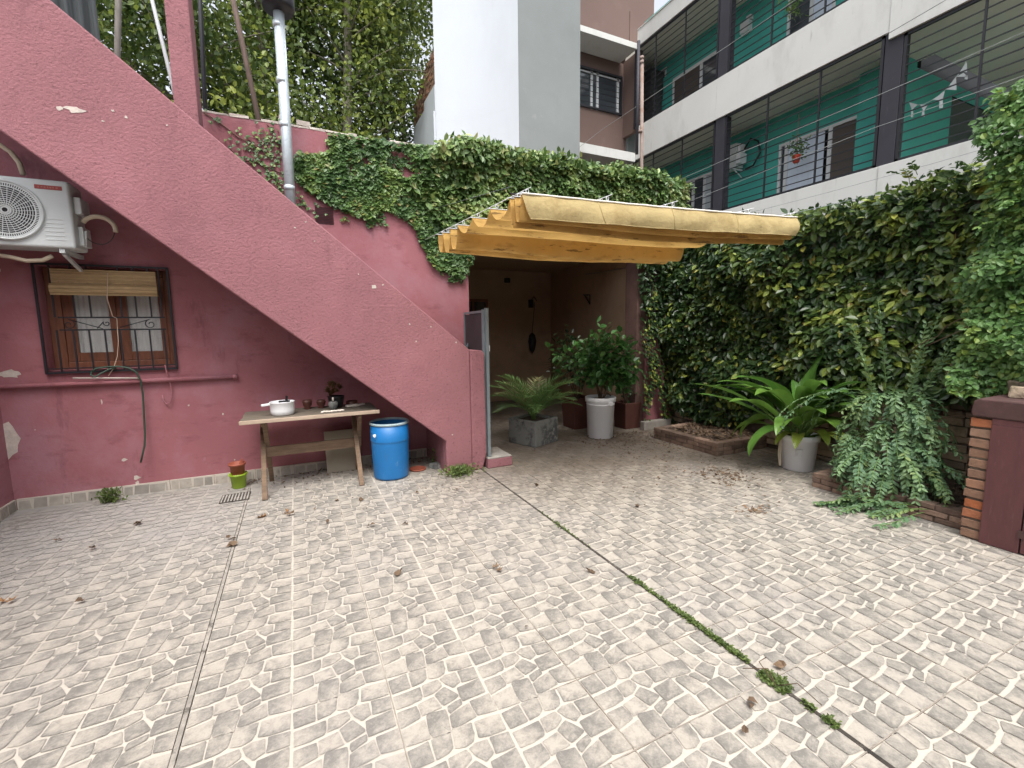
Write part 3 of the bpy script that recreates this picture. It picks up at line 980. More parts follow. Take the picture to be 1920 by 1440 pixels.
# bamboo blind, rolled halfway, hanging in front of the glass
bl = thing('bamboo_blind', 'half rolled bamboo blind hanging over the top of the wooden window', 'blind', ((WX0 + WX1) / 2, YW + .06, WZ1 - .03))
mb = MB()
bx0, bx1 = WX0 + .115, WX1 - .085
z = WZ1 - .035
ybl = YW - .055
while z > WZ1 - .165:
    mb.box((bx0, ybl, z - .0065), (bx1, ybl + .004, z), tint=random.random(), jit=.0008)
    z -= .0075
mb.build('slat_panel', 'bamboo', bl)
mb = MB()
z = WZ1 - .165
for k in range(15):
    d = .012 + .018 * math.sin(k / 14 * math.pi)
    mb.box((bx0 - .012, ybl - d, z - .0065), (bx1 + .006, ybl + d * .4, z), tint=random.random(), jit=.0012)
    z -= .0068
mb.build('rolled_bundle', 'bamboo', bl)
mb = MB()
cp = [PY(202, 512, ybl - .03), PY(201, 560, ybl - .035), PY(211, 593, YW - .05), PY(219, 597, YW - .035), PY(222, 640, YW - .035), PY(220, 668, YW - .04), PY(213, 690, YW - .04), PY(203, 705, YW - .05)]
mb.tube(cp, 0.0035, 5)
mb.build('pull_cord', 'cord', bl)

# vent in the upper wall
mb = MB()
v0, v1 = PY(590, 388, YW), PY(626, 420, YW)
for k in range(11):
    zz = v1[2] + (v0[2] - v1[2]) * k / 10
    mb.add([(v0[0], YW - .001, zz - .005), (v1[0], YW - .001, zz - .005), (v1[0], YW - .012, zz + .004), (v0[0], YW - .012, zz + .004)], [(0, 1, 2, 3)])
    mb.box((v0[0], YW - .004, zz - .009), (v1[0], YW - .0005, zz - .005), 1)
mb.build('vent', ['pinkwall', 'dark'], house)

# pink pillar above the stairs
mb = MB()
pa, pb = PY(325, 190, 5.05), PY(374, 235, 5.05)
mb.box((pa[0], 5.05, 2.9), (pb[0], 5.30, 5.3))
mb.build('pillar', 'pink', house, bevel=.012)

# the dark covered patio room: walls, ceiling
mb = MB()
rw = (3.18, 3.88, 1.0, 2.27)
wall_holes(mb, 1, 1.78, 5.9, 0, 3.3, 9.3, 9.5, [rw])
mb.box((1.79, YW + .281, 0), (XO - .002, 9.299, 3.3))
mb.add([(4.93, YW + .281, 0), (5.46, 9.299, 0), (5.46, 9.299, 3.3), (4.93, YW + .281, 3.3), (5.75, YW + .281, 0), (5.9, 9.299, 0), (5.9, 9.299, 3.3), (5.75, YW + .281, 3.3)],
       [(0, 1, 2, 3), (7, 6, 5, 4), (3, 2, 6, 7)])
mb.build('patio_room_wall', 'room', house)
mb = MB(); mb.box((1.78, YW + .281, 2.9), (5.9, 9.5, 3.05)); mb.build('ceiling', 'room', house)
mb = MB()
mb.box((rw[0], 9.33, rw[2]), (rw[1], 9.36, rw[3]), 1)
for a in ((rw[0], rw[0] + .06), (rw[1] - .06, rw[1]), ((rw[0] + rw[1]) / 2 - .03, (rw[0] + rw[1]) / 2 + .03)): mb.box((a[0], 9.30, rw[2]), (a[1], 9.329, rw[3]), 0)
for a in ((rw[2], rw[2] + .06), (rw[3] - .06, rw[3])): mb.box((rw[0] + .061, 9.301, a[0]), (rw[1] - .061, 9.328, a[1]), 0)
mb.build('patio_window', ['redwood', 'glass'], house)
# house mass behind the wall
mb = MB(); mb.box((-5.0, YW + .9, 2.75), (1.78, 11.0, 2.9)); mb.box((-5.0, 10.8, 0), (1.77, 11.0, 2.74)); mb.build('roof_slab', 'cement', house)

# small things on the patio walls
def lamp_hook(px, py, y, name, label, cat, pts, r, mat):
    mb = MB(); mb.tube([PY(a, b, y) for a, b in pts], r, 6)
    p = PY(px, py, y)
    setp(mb.build(name, mat, None, base=p), label, cat)


t = thing('wall_lantern', 'small dark wrought iron lantern on the dim patio back wall', 'lantern', PY(995, 575, 9.25))
p = PY(995, 567, 9.28)
mb = MB(); mb.box((p[0] - .05, 9.24, p[2] - .12), (p[0] + .05, 9.299, p[2] + .06)); mb.tube([p + (0, -.02, .05), p + (0.02, -.12, .12), p + (.05, -.2, .02)], .012, 6); mb.build('bracket', 'dark', t)
mb = MB(); q = PY(998, 640, 9.2); mb.lathe(q, [(.001, -.28), (.06, -.2), (.10, 0), (.07, .14), (.01, .2)], 10); mb.tube([q + (0, 0, .2), p + (.05, -.1, 0)], .008, 5); mb.build('lantern_body', 'dark', t)
mb = MB()
p = PY(951, 526, 9.29); mb.lathe(p, [(.07, -.05), (.07, .05)], 12)
setp(mb.build('wall_fitting', 'black', None, base=p), 'round black fitting high on the dim patio back wall', 'fitting')
mb = MB()
q = [PX(1094, 553, 5.1), PX(1106, 553, 5.1), PX(1106, 570, 5.1), PX(1096, 553, 5.1)]
mb.tube(q, .012, 5)
setp(mb.build('shelf_bracket', 'dark', None, base=q[0]), 'small triangular metal bracket high on the patio side wall', 'bracket')
mb = MB()
mb.tube([PX(1098, 514, 5.0), PX(1130, 510, 5.0), PX(1165, 504, 4.95), PX(1190, 498, 4.9)], .012, 6)
setp(mb.build('curtain_rod', 'oldpole', None, base=PX(1130, 510, 5.0)), 'thin pale rod fixed across the top of the patio side wall', 'rod')

# painted gas pipe along the wall, with its end cap
mb = MB()
a, b = PY(-60, 729, YW - .035), PY(443, 706, YW - .035)
mb.tube([a, b], .021, 10)
mb.tube([b - (.03, 0, 0), b + (.012, 0, 0)], .026, 10)
mb.build('gas_pipe', 'pinkwall', house)
mb = MB(); mb.tube([PY(137, 709, YW - .06), PY(262, 709, YW - .06)], .008, 6)
mb.build('pipe_rod', 'bare', house)

# garden hose draped over the window sill rail
mb = MB()
hp = [(172, 697), (180, 691), (200, 688), (222, 687), (242, 690), (256, 698), (264, 714), (268, 740), (270, 780), (272, 815), (271, 835), (267, 853), (264, 867)]
mb.tube([PY(a, b, YW - .07 + .02 * math.sin(i)) for i, (a, b) in enumerate(hp)], .0085, 7)
mb.tube([PY(172, 697, YW - .06), PY(170, 703, YW - .08), PY(178, 707, YW - .1), PY(186, 702, YW - .08), PY(205, 692, YW - .06), PY(218, 690, YW - .05)], .0075, 7)
setp(mb.build('garden_hose', 'hose', None, base=PY(268, 760, YW)), 'dark green hose hanging down the pink wall below the wooden window', 'hose')
mb = MB()
mb.tube([PY(a, b, YW - .03) for a, b in [(309, 684), (313, 700), (320, 722), (322, 742), (319, 755), (312, 758), (306, 750), (304, 741)]], .006, 6)
setp(mb.build('wire_hook', 'pinkwall', None, base=PY(315, 720, YW)), 'thin reddish wire hook hanging from the right corner of the window', 'hook')

# ================================================================== OUTSIDE STAIRS
YS = 4.77
stairs = thing('staircase', 'pink stuccoed outside staircase with a solid sloping parapet', 'staircase', (1.5, YS, 0))
sl = (4.066 - 1.389) / (-1.468 - 1.753)
zu = lambda x: 1.389 + sl * (x - 1.753)
zl = lambda x: 0.38 + (3.091 - 0.38) / (-1.842 - 1.451) * (x - 1.451)
XL = -4.2
poly = [(1.455, 0), (1.757, 0), (1.757, zu(1.757)), (XL, zu(XL)), (XL, zl(XL)), (1.455, .375)]
mb = MB()
mb.prism(poly, 1, YS, YS + .10)
mb.build('parapet', 'pink', stairs, bevel=.014, seg=3)
mb = MB()
mb.prism([(1.7575, 0), (1.885, 0), (1.935, .18), (1.93, 1.335), (1.905, 1.372), (1.80, 1.384), (1.7575, 1.382)], 1, YS - .012, YS + .19)
mb.build('newel_post', 'pink', stairs, bevel=.018, seg=3)
mb = MB()
n = 22
run = (1.93 - XL) / n
prof = [(1.755, 0.0)]
x, z = 1.755, zl(1.755) + .33 + .22
for k in range(n):
    prof.append((x, z)); x -= run; prof.append((x, z)); z += -sl * run
prof += [(x, zl(x) + .33), (1.455, zl(1.455) + .33), (1.455, 0)]
mb.prism(prof, 1, YS + .101, YW - .002)
K['soffitshade'] = M('shade_toned_maroon_soffit', (0.085, 0.032, 0.040), 0.95, 0.2, 3)  # shade under the stairs put into the soffit colour
so_ = mb.build('steps', ['pink', 'soffitshade'], stairs)
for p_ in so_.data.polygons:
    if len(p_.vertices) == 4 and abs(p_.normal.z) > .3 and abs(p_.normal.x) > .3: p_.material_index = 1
mb = MB()
for (px, py, w, h) in [(140, 205, .11, .05), (112, 204, .03, .03), (212, 208, .022, .016), (237, 220, .022, .02), (313, 235, .014, .01), (702, 538, .045, .04), (718, 534, .02, .012), (768, 608, .014, .018), (808, 613, .012, .012), (855, 642, .012, .02),
                       (193, 227, .02, .008), (573, 416, .016, .012), (553, 427, .014, .012), (672, 514, .008, .02), (780, 640, .010, .014), (848, 815, .02, .015), (590, 452, .01, .01)]:
    p = PY(px, py, YS); mb = MB(); blob(mb, (p[0], p[2]), w, h, 1, YS, -0.0025, 10, rough=.45); mb.build('bare_patch', 'bare', stairs)
mb = MB()
mb.box((1.94, YS - .03, 0), (2.25, YS + .42, .105), 0)
mb.box((1.94, YS - .028, .106), (2.248, YS + .42, .125), 1)
mb.build('bottom_step', ['pink', 'stepcon'], stairs, bevel=.008)

# gate leaf at the foot of the stairs
gate = thing('gate', 'grey metal gate standing open at the foot of the pink staircase', 'gate', (1.965, YS + .2, 0))
gx = 1.975
mb = MB()
y0, y1 = YS + .02, YS + .68
mb.beam((gx, y0, .13), (gx, y0, 1.845), .035, .035)
mb.beam((gx - .03, y0 + .035, .18), (gx - .03, y0 + .035, 1.83), .025, .03)
mb.beam((gx - .02, y1, .2), (gx - .02, y1, 1.82), .028, .028)
for z in (.2, 1.81): mb.beam((gx - .02, y0 + .05, z), (gx - .02, y1 - .014, z), .026, .026)
mb.build('gate_frame', 'greymetal', gate)
mb = MB(); mb.box((gx - .024, y0 + .05, .21), (gx - .016, y1 - .014, 1.79)); mb.build('panel', 'mesh', gate)
mb = MB(); mb.beam((gx - .06, y1 - .02, 1.40), (gx - .06, y1 - .16, 1.40), .02, .03); mb.beam((gx - .05, y1 - .1, 1.37), (gx - .02, y1 - .1, 1.44), .02, .02); mb.build('latch', 'greymetal', gate)
mb = MB(); mb.box((gx + .015, y0 - .012, 1.36), (gx + .03, y0 + .012, 1.43)); mb.build('hinge', 'alum', gate)

# ================================================================== CHIMNEY PIPE
ch = thing('chimney_pipe', 'shiny galvanized flue pipe with a dark cowl rising above the stairs', 'chimney', (0.06, 5.42, 2.5))
cx, cy = 0.053, 5.42
mb = MB()
mb.tube([(cx, cy, 2.4), (cx + .012, cy, 4.82)], .050, 20)
for z in (2.42, 3.06, 3.68, 4.10, 4.62): mb.tube([(cx + .002, cy, z), (cx + .002, cy, z + .05)], .0525, 20)
mb.tube([(cx + .047, cy - .02, 3.95), (cx + .055, cy - .03, 4.5)], .004, 5)
mb.build('pipe', 'galv', ch)
mb = MB()
mb.lathe((cx + .012, cy, 4.76), [(.05, 0), (.075, .03), (.14, .02), (.15, .05), (.15, .16), (.11, .22), (.11, .5), (.02, .6)], 24)
mb.build('cowl', 'dark', ch)

# ================================================================== AIR CONDITIONER under the stairs
ac = thing('air_conditioner', 'white outdoor air conditioner unit bracketed on the wall under the stairs', 'air conditioner', (-2.0, 5.35, 2.3))
ax0, ax1, az0, az1, ayf, ayb = -2.405, -1.632, 2.335, 2.885, 5.2, 5.47
fcx, fcz, fr = -2.04, 2.615, .225
mb = MB()
mb.box((ax0, ayf, az0), (ax1, ayb, az1))
mb.build('casing', 'acwhite', ac, bevel=.02, seg=3)
mb = MB()
for k in range(6):
    z = az0 + .06 + k * .034
    mb.box((ax1 - .185, ayf - .003, z), (ax1 - .06, ayf - .0005, z + .012))
mb.build('louvre', 'acwhite', ac, bevel=.001)
mb = MB()
mb.lathe((0, 0, 0), [(fr + .012, 0), (fr + .012, .02), (fr - .004, .02), (fr - .004, 0)], 48, cap=False)
v = [(fcx + p[0], ayf - p[2], fcz + p[1]) for p in mb.v]; mb.v = v
mb.build('fan_ring', 'acwhite', ac)
mb = MB()
d = [(fcx + (fr - .005) * math.cos(2 * math.pi * k / 48), fcz + (fr - .005) * math.sin(2 * math.pi * k / 48)) for k in range(48)]
mb.prism(d, 1, ayf - .002, ayf - .0005)
mb.build('fan_opening', 'black', ac)
mb = MB()


def ring(mb, r, w, n=40):
    for k in range(n):
        a0, a1 = 2 * math.pi * k / n, 2 * math.pi * (k + 1) / n
        mb.beam((fcx + r * math.cos(a0), ayf - .013, fcz + r * math.sin(a0)), (fcx + r * math.cos(a1), ayf - .013, fcz + r * math.sin(a1)), w, .004, up=(0, 1, 0))


for r in np.arange(.02, .185, .0165): ring(mb, r, .0042)
ring(mb, .186, .008); ring(mb, fr - .012, .01)
for k in range(90):
    a = 2 * math.pi * k / 90
    mb.beam((fcx + .186 * math.cos(a), ayf - .013, fcz + .186 * math.sin(a)), (fcx + (fr - .006) * math.cos(a), ayf - .013, fcz + (fr - .006) * math.sin(a)), .006, .003, up=(0, 1, 0))
for k in range(28):
    a = 2 * math.pi * k / 28
    mb.beam((fcx + .02 * math.cos(a), ayf - .011, fcz + .02 * math.sin(a)), (fcx + .186 * math.cos(a + .5), ayf - .011, fcz + .186 * math.sin(a + .5)), .0035, .003, up=(0, 1, 0))
mb.build('fan_guard', 'acwhite', ac)
mb = MB()
mb.box((ax1 - .215, ayf - .004, 2.805), (ax1 - .045, ayf - .0005, 2.837))
for k, (a, w) in enumerate([(.022, .006), (.040, .012), (.058, .012), (.078, .010), (.094, .012), (.112, .010), (.132, .014)]):
    mb.box((ax1 - .215 + a, ayf - .0048, 2.814 + .002 * (k % 2)), (ax1 - .215 + a + w, ayf - .0041, 2.827), 1)
K['badgemark'] = M('worn_badge_print', (0.42, 0.14, 0.11), 0.6, 0.2, 30)
mb.build('badge', ['redbadge', 'badgemark'], ac)
mb = MB()
mb.box((ax1 + .001, ayf + .05, az0 + .30), (ax1 + .05, ayb - .03, az0 + .44))
mb.build('valve_cover', 'acwhite', ac, bevel=.008); mb = MB()
mb.box((ax1 + .001, ayf + .08, az0 + .04), (ax1 + .035, ayb - .02, az0 + .20))
mb.tube([(ax1 + .03, ayf + .11, az0 + .03), (ax1 + .045, ayf + .11, az0 + .17)], .012, 8)
mb.build('side_grille', 'acwhite', ac, bevel=.008)
for x in (ax0 + .1, ax1 - .10):
    mb = MB()
    mb.beam((x, ayf + .02, az0 - .02), (x, YW - .001, az0 - .02), .035, .035)
    mb.beam((x, ayf + .05, az0 - .04), (x, YW - .001, az0 - .16), .025, .025)
    mb.build('bracket', 'acwhite', ac)
mb = MB()
c = PY(188, 425, 5.3)
pts = [c + (.115 * math.cos(a) - .01, 0, .105 * math.sin(a) - .02) for a in np.linspace(2.7, -.2, 14)]
mb.tube(pts, .019, 10); mb.build('insulated_pipe', 'beige', ac); mb = MB()
pts = [PY(a, b, 5.45) for a, b in [(-30, 262), (0, 272), (20, 285), (36, 305), (44, 328)]]
mb.tube(pts, .02, 10); mb.build('insulated_pipe', 'beige', ac); mb = MB()
pts = [PY(a, b, 5.3) for a, b in [(-20, 476), (20, 482), (50, 489), (80, 488), (98, 480)]]
mb.tube(pts, .017, 10)
mb.build('insulated_pipe', 'beige', ac)
mb = MB()
pts = [c + (.11 * math.cos(a) - .02, .02, .13 * math.sin(a) - .02) for a in np.linspace(3.1, 6.2, 14)]
mb.tube(pts, .004, 5)
mb.build('cable', 'black', ac)

# ================================================================== TABLE AND WHAT STANDS ON IT
tb = thing('table', 'rough wooden trestle table with crossed legs against the pink wall', 'table', (0.12, 5.12, 0))
tz = .775
A = G(448, 792, tz); B = G(714, 769, tz)
ty0, ty1 = 4.87, 5.47
tx0, tx1 = -.515, .765
mb = MB()
for k in range(4):
    a = ty0 + .028 + (ty1 - ty0 - .028) * k / 4
    mb.box((tx0 + random.uniform(0, .012), a, tz - .03), (tx1 - random.uniform(0, .012), a + (ty1 - ty0 - .028) / 4 - .003, tz))
mb.build('table_top', 'tabletop', tb, bevel=.003)
mb = MB(); mb.box((tx0 - .002, ty0, tz - .034), (tx1 + .003, ty0 + .026, tz + .002)); mb.build('edge_board', 'tableedge', tb, bevel=.004)
for xx in (-.315, .58):
    for a, b in ((ty0 - .08, ty1 - .1), (ty1 - .10, ty0 + .10)):
        m_ = MB()
        if a < b: m_.beam((xx - .035, ty0 - .05, 0.0), (xx - .035, ty1 - .12, tz - .035), .030, .046, up=(1, 0, 0))
        else: m_.beam((xx + .001, ty1 - .02, 0.0), (xx + .001, ty0 + .14, tz - .035), .030, .046, up=(1, 0, 0))
        m_.build('leg', 'wood', tb, bevel=.004)
    m_ = MB(); m_.box((xx - .03, ty0 + .04, tz - .075), (xx + .005, ty1 - .04, tz - .036)); m_.build('batten', 'wood', tb, bevel=.003)
mb = MB(); mb.box((-.345, 5.165, .335), (.60, 5.195, .44)); mb.build('stretcher', 'wood', tb, bevel=.004)

# saucepan
t = thing('saucepan', 'white enamel saucepan with stub handle on the wooden table', 'saucepan', (-.165, 5.07, tz))
c = (-.150, 5.09, tz)
mb = MB()
mb.lathe(c, [(.092, 0), (.106, .012), (.112, .05), (.113, .128), (.117, .132), (.117, .136), (.108, .136), (.106, .06), (.095, .012), (.001, .01)], 32)
mb.build('pot_body', 'whiteplastic', t)
mb = MB(); mb.beam((c[0] - .105, c[1] - .01, c[2] + .118), (c[0] - .185, c[1] - .035, c[2] + .112), .038, .022); mb.build('handle', 'whiteplastic', t, bevel=.006)
mb = MB(); mb.beam((c[0] + .04, c[1] + .04, c[2] + .12), (c[0] + .045, c[1] + .045, c[2] + .185), .02, .012); mb.box((c[0] - .03, c[1] - .02, c[2] + .128), (c[0] + .07, c[1] + .07, c[2] + .136)); mb.build('ladle', 'black', t)


def cup(c, r, h, label):
    mb = MB()
    mb.lathe(c, [(r * .65, 0), (r * .8, .006), (r * .62, h * .22), (r * .95, h * .4), (r * 1.08, h * .75), (r, h), (r * .88, h), (r * .85, h * .5), (.001, h * .45)], 20)
    mb.lathe((c[0], c[1], c[2] + h * .72), [(r * 1.09, 0), (r * 1.12, .006), (r * 1.09, .012)], 20)
    setp(mb.build('clay_cup', 'clay', None, base=c), label, 'cup')


cup((.085, 5.33, tz), .045, .1, 'dark brown clay cup on the table nearest the white saucepan')
cup((.222, 5.33, tz), .043, .09, 'dark brown clay cup on the table beside the succulent pots')
# two pots with succulents
t = thing('potted_succulent', 'reddish brown succulent in a dark pot on the wooden table', 'potted plant', (.375, 5.28, tz))
mb = MB(); mb.lathe((.375, 5.28, tz), [(.05, 0), (.07, .03), (.085, .12), (.088, .13), (.078, .13), (.07, .115), (.001, .112)], 20)
mb.build('pot', 'black', t)
P, D, N_, T_ = [], [], [], []
for r_ in range(16):
    a = random.uniform(0, 6.28); rr = random.uniform(0, .075)
    cc = np.array([.345 + rr * math.cos(a) * 1.2, 5.26 + rr * math.sin(a), tz + .14 + random.uniform(0, .15) * (1 - rr * 5)])
    for k in range(16):
        b = 2.4 * k; e = .2 + .75 * (k / 16)
        P.append(cc); D.append((math.cos(b) * (1.1 - e), math.sin(b) * (1.1 - e), e)); N_.append((-math.cos(b) * e, -math.sin(b) * e, 1.1 - e)); T_.append(random.random())
leaves('succulent', P, D, N_, .055, .022, T_, 'succulent', parent=t, tpl='lance')
t = thing('small_vase', 'small pale grey chipped vase in front of the succulent pot', 'vase', (.335, 5.17, tz))
mb = MB(); mb.lathe((.335, 5.17, tz), [(.03, 0), (.036, .008), (.05, .055), (.047, .075), (.036, .085), (.03, .085), (.03, .06), (.001, .05)], 18); mb.build('vase_body', 'concrete', t)
mb = MB(); mb.tube([(.335, 5.17, tz + .08), (.334, 5.165, tz + .13)], .01, 8); mb.build('white_stub', 'shell', t)
mb = MB()
for k in range(13):
    x = .215 + .20 * k / 12 + random.uniform(-.006, .006)
    mb.lathe((x, 4.99 + random.uniform(-.02, .02), tz + .001), [(.001, 0), (random.uniform(.010, .018), .006), (.012, .015), (.001, .02)], 8, sx=random.uniform(1, 1.5))
setp(mb.build('shells', 'shell', None, base=(.32, 4.99, tz)), 'row of small white shells along the front edge of the table', 'shells')
mb = MB(); mb.box((.47, 5.24, tz + .001), (.60, 5.30, tz + .022), rot=Matrix.Rotation(.25, 3, 'Z')); mb.box((.56, 5.28, tz + .001), (.68, 5.32, tz + .018), rot=Matrix.Rotation(.6, 3, 'Z'))
setp(mb.build('white_tray', 'shell', None, base=(.53, 5.27, tz)), 'thin pale slab lying on the right end of the wooden table', 'slab')
mb = MB(); mb.lathe((.545, 5.37, tz), [(.05, 0), (.06, .01), (.062, .05), (.05, .052), (.001, .045)], 16)
setp(mb.build('brown_dish', 'clay', None, base=(.545, 5.37, tz)), 'low brown dish behind the pale slab on the table', 'dish')

# board leaning under the table
mb = MB()
bp_ = [PY(607, 810, 5.50), PY(664, 804, 5.50), PY(669, 883, 5.44), PY(614, 890, 5.44)]
bp_[2][2] = bp_[3][2] = 0.002
bk_ = [p + np.array([0, .012, 0]) for p in bp_]
mb.add(bp_ + bk_, [(0, 1, 2, 3), (7, 6, 5, 4), (0, 4, 5, 1), (1, 5, 6, 2), (2, 6, 7, 3), (3, 7, 4, 0)])
setp(mb.build('board', 'card', None, base=(.4, 5.45, 0)), 'beige board leaning on the wall below the wooden table', 'board')

# flower pots by the wall
fc = (-.615, 5.375, 0)
t = thing('green_flower_pot', 'lime green plastic flower pot standing by the drain', 'flower pot', fc)
mb = MB(); mb.lathe(fc, [(.058, 0), (.062, .004), (.078, .135), (.088, .135), (.088, .152), (.078, .152), (.074, .13), (.001, .13)], 28); mb.build('pot_body', 'lime', t)
t = thing('red_flower_pot', 'faded terracotta coloured pot nested inside the lime green pot', 'flower pot', (fc[0], fc[1], .131))
c = (fc[0] - .002, fc[1], .131)
mb = MB(); mb.lathe(c, [(.05, 0), (.055, .01), (.070, .11), (.080, .11), (.080, .132), (.071, .132), (.064, .04), (.001, .04)], 28); mb.build('pot_body', 'terracotta', t)
mb = MB(); mb.beam((c[0] + .0, c[1] - .01, c[2] + .06), (c[0] + .05, c[1] + .02, c[2] + .165), .025, .012); mb.build('trowel', 'terracotta', t, bevel=.003)

# floor drain
mb = MB()
q = [G(428, 930), G(468, 921), G(462, 936), G(412, 944)]
dc = sum(q) / 4
mb.box((dc[0] - .13, dc[1] - .13, -.003), (dc[0] + .12, dc[1] + .12, .005), 0)
for k in range(9): mb.box((dc[0] - .12 + k * .027, dc[1] - .11, .0051), (dc[0] - .108 + k * .027, dc[1] + .10, .008), 1)
setp(mb.build('floor_drain', ['joint', 'stepcon'], None, base=dc), 'small dark floor drain in front of the stacked flower pots', 'drain')

# ================================================================== BLUE DRUM
dcx, dcy = .885, 5.005
t = thing('drum', 'open blue plastic drum with a pale rim under the stairs', 'drum', (dcx, dcy, 0))
mb = MB()
mb.lathe((dcx, dcy, 0), [(.165, 0), (.183, .008), (.187, .03), (.197, .25), (.200, .40), (.200, .412), (.205, .420), (.205, .432), (.203, .44), (.205, .60), (.196, .602), (.194, .44), (.178, .03), (.001, .025)], 48)
mb.build('drum_body', 'blue', t)
mb = MB(); mb.lathe((dcx, dcy, .598), [(.205, 0), (.2125, .004), (.2125, .022), (.205, .028), (.195, .024), (.195, .004)], 48, cap=False); mb.build('rim', 'drumdirt', t)
mb = MB()
p = PY(699, 815, dcy - .16)
p = np.array([dcx - .17, dcy - .118, .505])
blob(mb, (p[0] - .012, p[2]), .035, .04, 1, dcy - .130, -.006, 9)
mb.build('label_scrap', 'strap', t)
mb = MB(); mb.lathe((1.20, 5.09, 0), [(.07, 0), (.09, .004), (.095, .02), (.085, .02), (.08, .008), (.001, .008)], 24)
setp(mb.build('plant_saucer', 'terracotta', None, base=(1.2, 5.09, 0)), 'round red saucer lying on the floor right of the blue drum', 'saucer')
mb = MB(); mb.box((1.36, 5.03, 0), (1.52, 5.16, .05), rot=Matrix.Rotation(.4, 3, 'Z'), jit=.01)
setp(mb.build('stone_block', 'concrete', None, base=(1.42, 5.1, 0)), 'grey broken tile lying at the foot of the pink stairs', 'stone')

# ================================================================== AWNING
aw = thing('awning', 'ochre canvas retractable awning hanging in folds from overhead wires', 'awning', (2.9, 3.9, 2.65))
Lx = [(1.504, 4.994), (1.515, 4.865), (1.531, 4.65), (1.547, 4.47), (1.584, 4.141), (1.616, 3.785), (1.635, 3.426), (1.650, 3.372), (1.668, 3.30)]
dep = [.20, .235, .235, .105, .11, .135, .25, .21]
zt = 2.65
yl0, yl1 = Lx[-1][1], Lx[0][1]


def rightpt(y):
    t_ = (y - yl0) / (yl1 - yl0)
    return (4.50 - .10 * t_, 2.955 + (4.86 - 2.955) * t_)


rows, prof = [], []
for i in range(len(Lx) - 1):
    n = 14
    d = dep[i]
    for k in range(n + (1 if i == len(Lx) - 2 else 0)):
        t_ = k / n
        s_ = 1 - (2 * t_ - 1) ** 2
        if d > .18: s_ = 1 - abs(2 * t_ - 1) ** 3.2
        x = Lx[i][0] * (1 - t_) + Lx[i + 1][0] * t_
        y = Lx[i][1] * (1 - t_) + Lx[i + 1][1] * t_
        prof.append((x, y, -d * s_))
rows = []
NU = 72
for (x, y, dz) in prof:
    xr, yr = rightpt(y)
    row = []
    for k in range(NU + 1):
        t_ = k / NU
        sag = -.012 * math.sin(t_ * math.pi)
        wv = .009 * math.sin(t_ * 9 + y * 14) + .006 * math.sin(t_ * 23 - y * 31) + .004 * math.sin(t_ * 51 + y * 9)
        f_ = min(1, -dz / .08)
        row.append((x * (1 - t_) + xr * t_, y * (1 - t_) + yr * t_ + wv * f_ * 1.5, zt + dz * (1 + .06 * math.sin(t_ * 7 + y * 5)) + sag + wv * f_ * .5))
    rows.append(row)
mb = MB().grid(rows)
mb.build('canopy', 'fabric', aw, fix=False)
# front valance, hanging in front of the last fold
fr_ = []
for j in range(9):
    s_ = j / 8
    row = []
    for k in range(NU + 1):
        t_ = k / NU
        x0_, y0_ = 1.672, 3.285
        x1_, y1_ = 4.51, 2.94
        xx = x0_ + (x1_ - x0_) * t_
        yy = y0_ + (y1_ - y0_) * t_
        wv = .010 * math.sin(t_ * 11 + s_ * 2) * s_ + .008 * math.sin(t_ * 29 + 3 * s_) * s_ + .004 * math.sin(t_ * 61 + s_)
        xx += .07 * (s_ ** 2) * (1 - t_) - .03 * s_ * s_ * t_
        row.append((xx, yy - .028 * s_ + wv - .035 * math.sin(s_ * math.pi) * .6, zt - (.185 - .012 * t_) * s_ - .012 * math.sin(t_ * math.pi)))
    fr_.append(row)
mb = MB().grid(fr_); mb.build('front_valance', 'fabricface', aw, fix=False)
mb = MB()
for k in (17, 35, 53):
    mb.tube([tuple(np.array(fr_[j][k]) + (0, -.002, 0)) for j in range(9)], .003, 4)
mb.tube([tuple(np.array(fr_[8][k]) + (0, 0, .0)) for k in range(0, NU + 1, 3)], .004, 5)
mb.build('seam', 'fabricface', aw)
mb = MB()
mb.tube([tuple(np.array(fr_[0][k]) + (0, -.003, .006)) for k in range(0, NU + 1, 4)], .007, 6)
mb.build('front_hem', 'strap', aw)
mb = MB()
for (x, y) in Lx[::1]:
    xr, yr = rightpt(y)
    mb.tube([(x - .02, y, zt + .002), ((x + xr) / 2, (y + yr) / 2, zt - .006), (xr + .02, yr, zt + .002)], .004, 6)
mb.build('support_rod', 'alum', aw)
mb = MB()
for t_ in (.02, .27, .5, .8, .985):
    a = np.array([1.668 + (4.50 - 1.668) * t_, 3.30 + (2.955 - 3.30) * t_, zt])
    b = np.array([1.504 + (4.4 - 1.504) * t_, 4.994 + (4.86 - 4.994) * t_, zt])
    dr = (b - a) / np.linalg.norm(b - a)
    mb.tube([a - dr * .05 + (0, 0, .045), b + dr * .7 + (0, 0, .045)], .0035, 5)
    for (x, y) in Lx:
        f_ = (y - yl0) / (yl1 - yl0)
        c = a + (b - a) * f_
        mb.tube([c + (.012 * math.cos(q) - 0, 0, .027 + .018 * math.sin(q)) for q in np.linspace(0, 6.28, 9)], .004, 5)
mb.build('wire_and_ring', 'alum', aw)
mb = MB()
mb.box((1.66, 3.30, zt + .0455), (4.5, 3.32, zt + .06), rot=Matrix.Rotation(math.atan2(-.345, 2.83), 3, 'Z'))
mb.build('back_lath', 'black', aw)
mb = MB()
lf = np.array([1.60, 3.28, zt + .05])
mb.tube([lf, PY(800, 395, YW)], .0015, 5)
mb.tube([(4.5, 2.95, zt + .05), (5.55, 2.82, 2.95)], .003, 5)
mb.build('stay_wire', 'greymetal', aw)

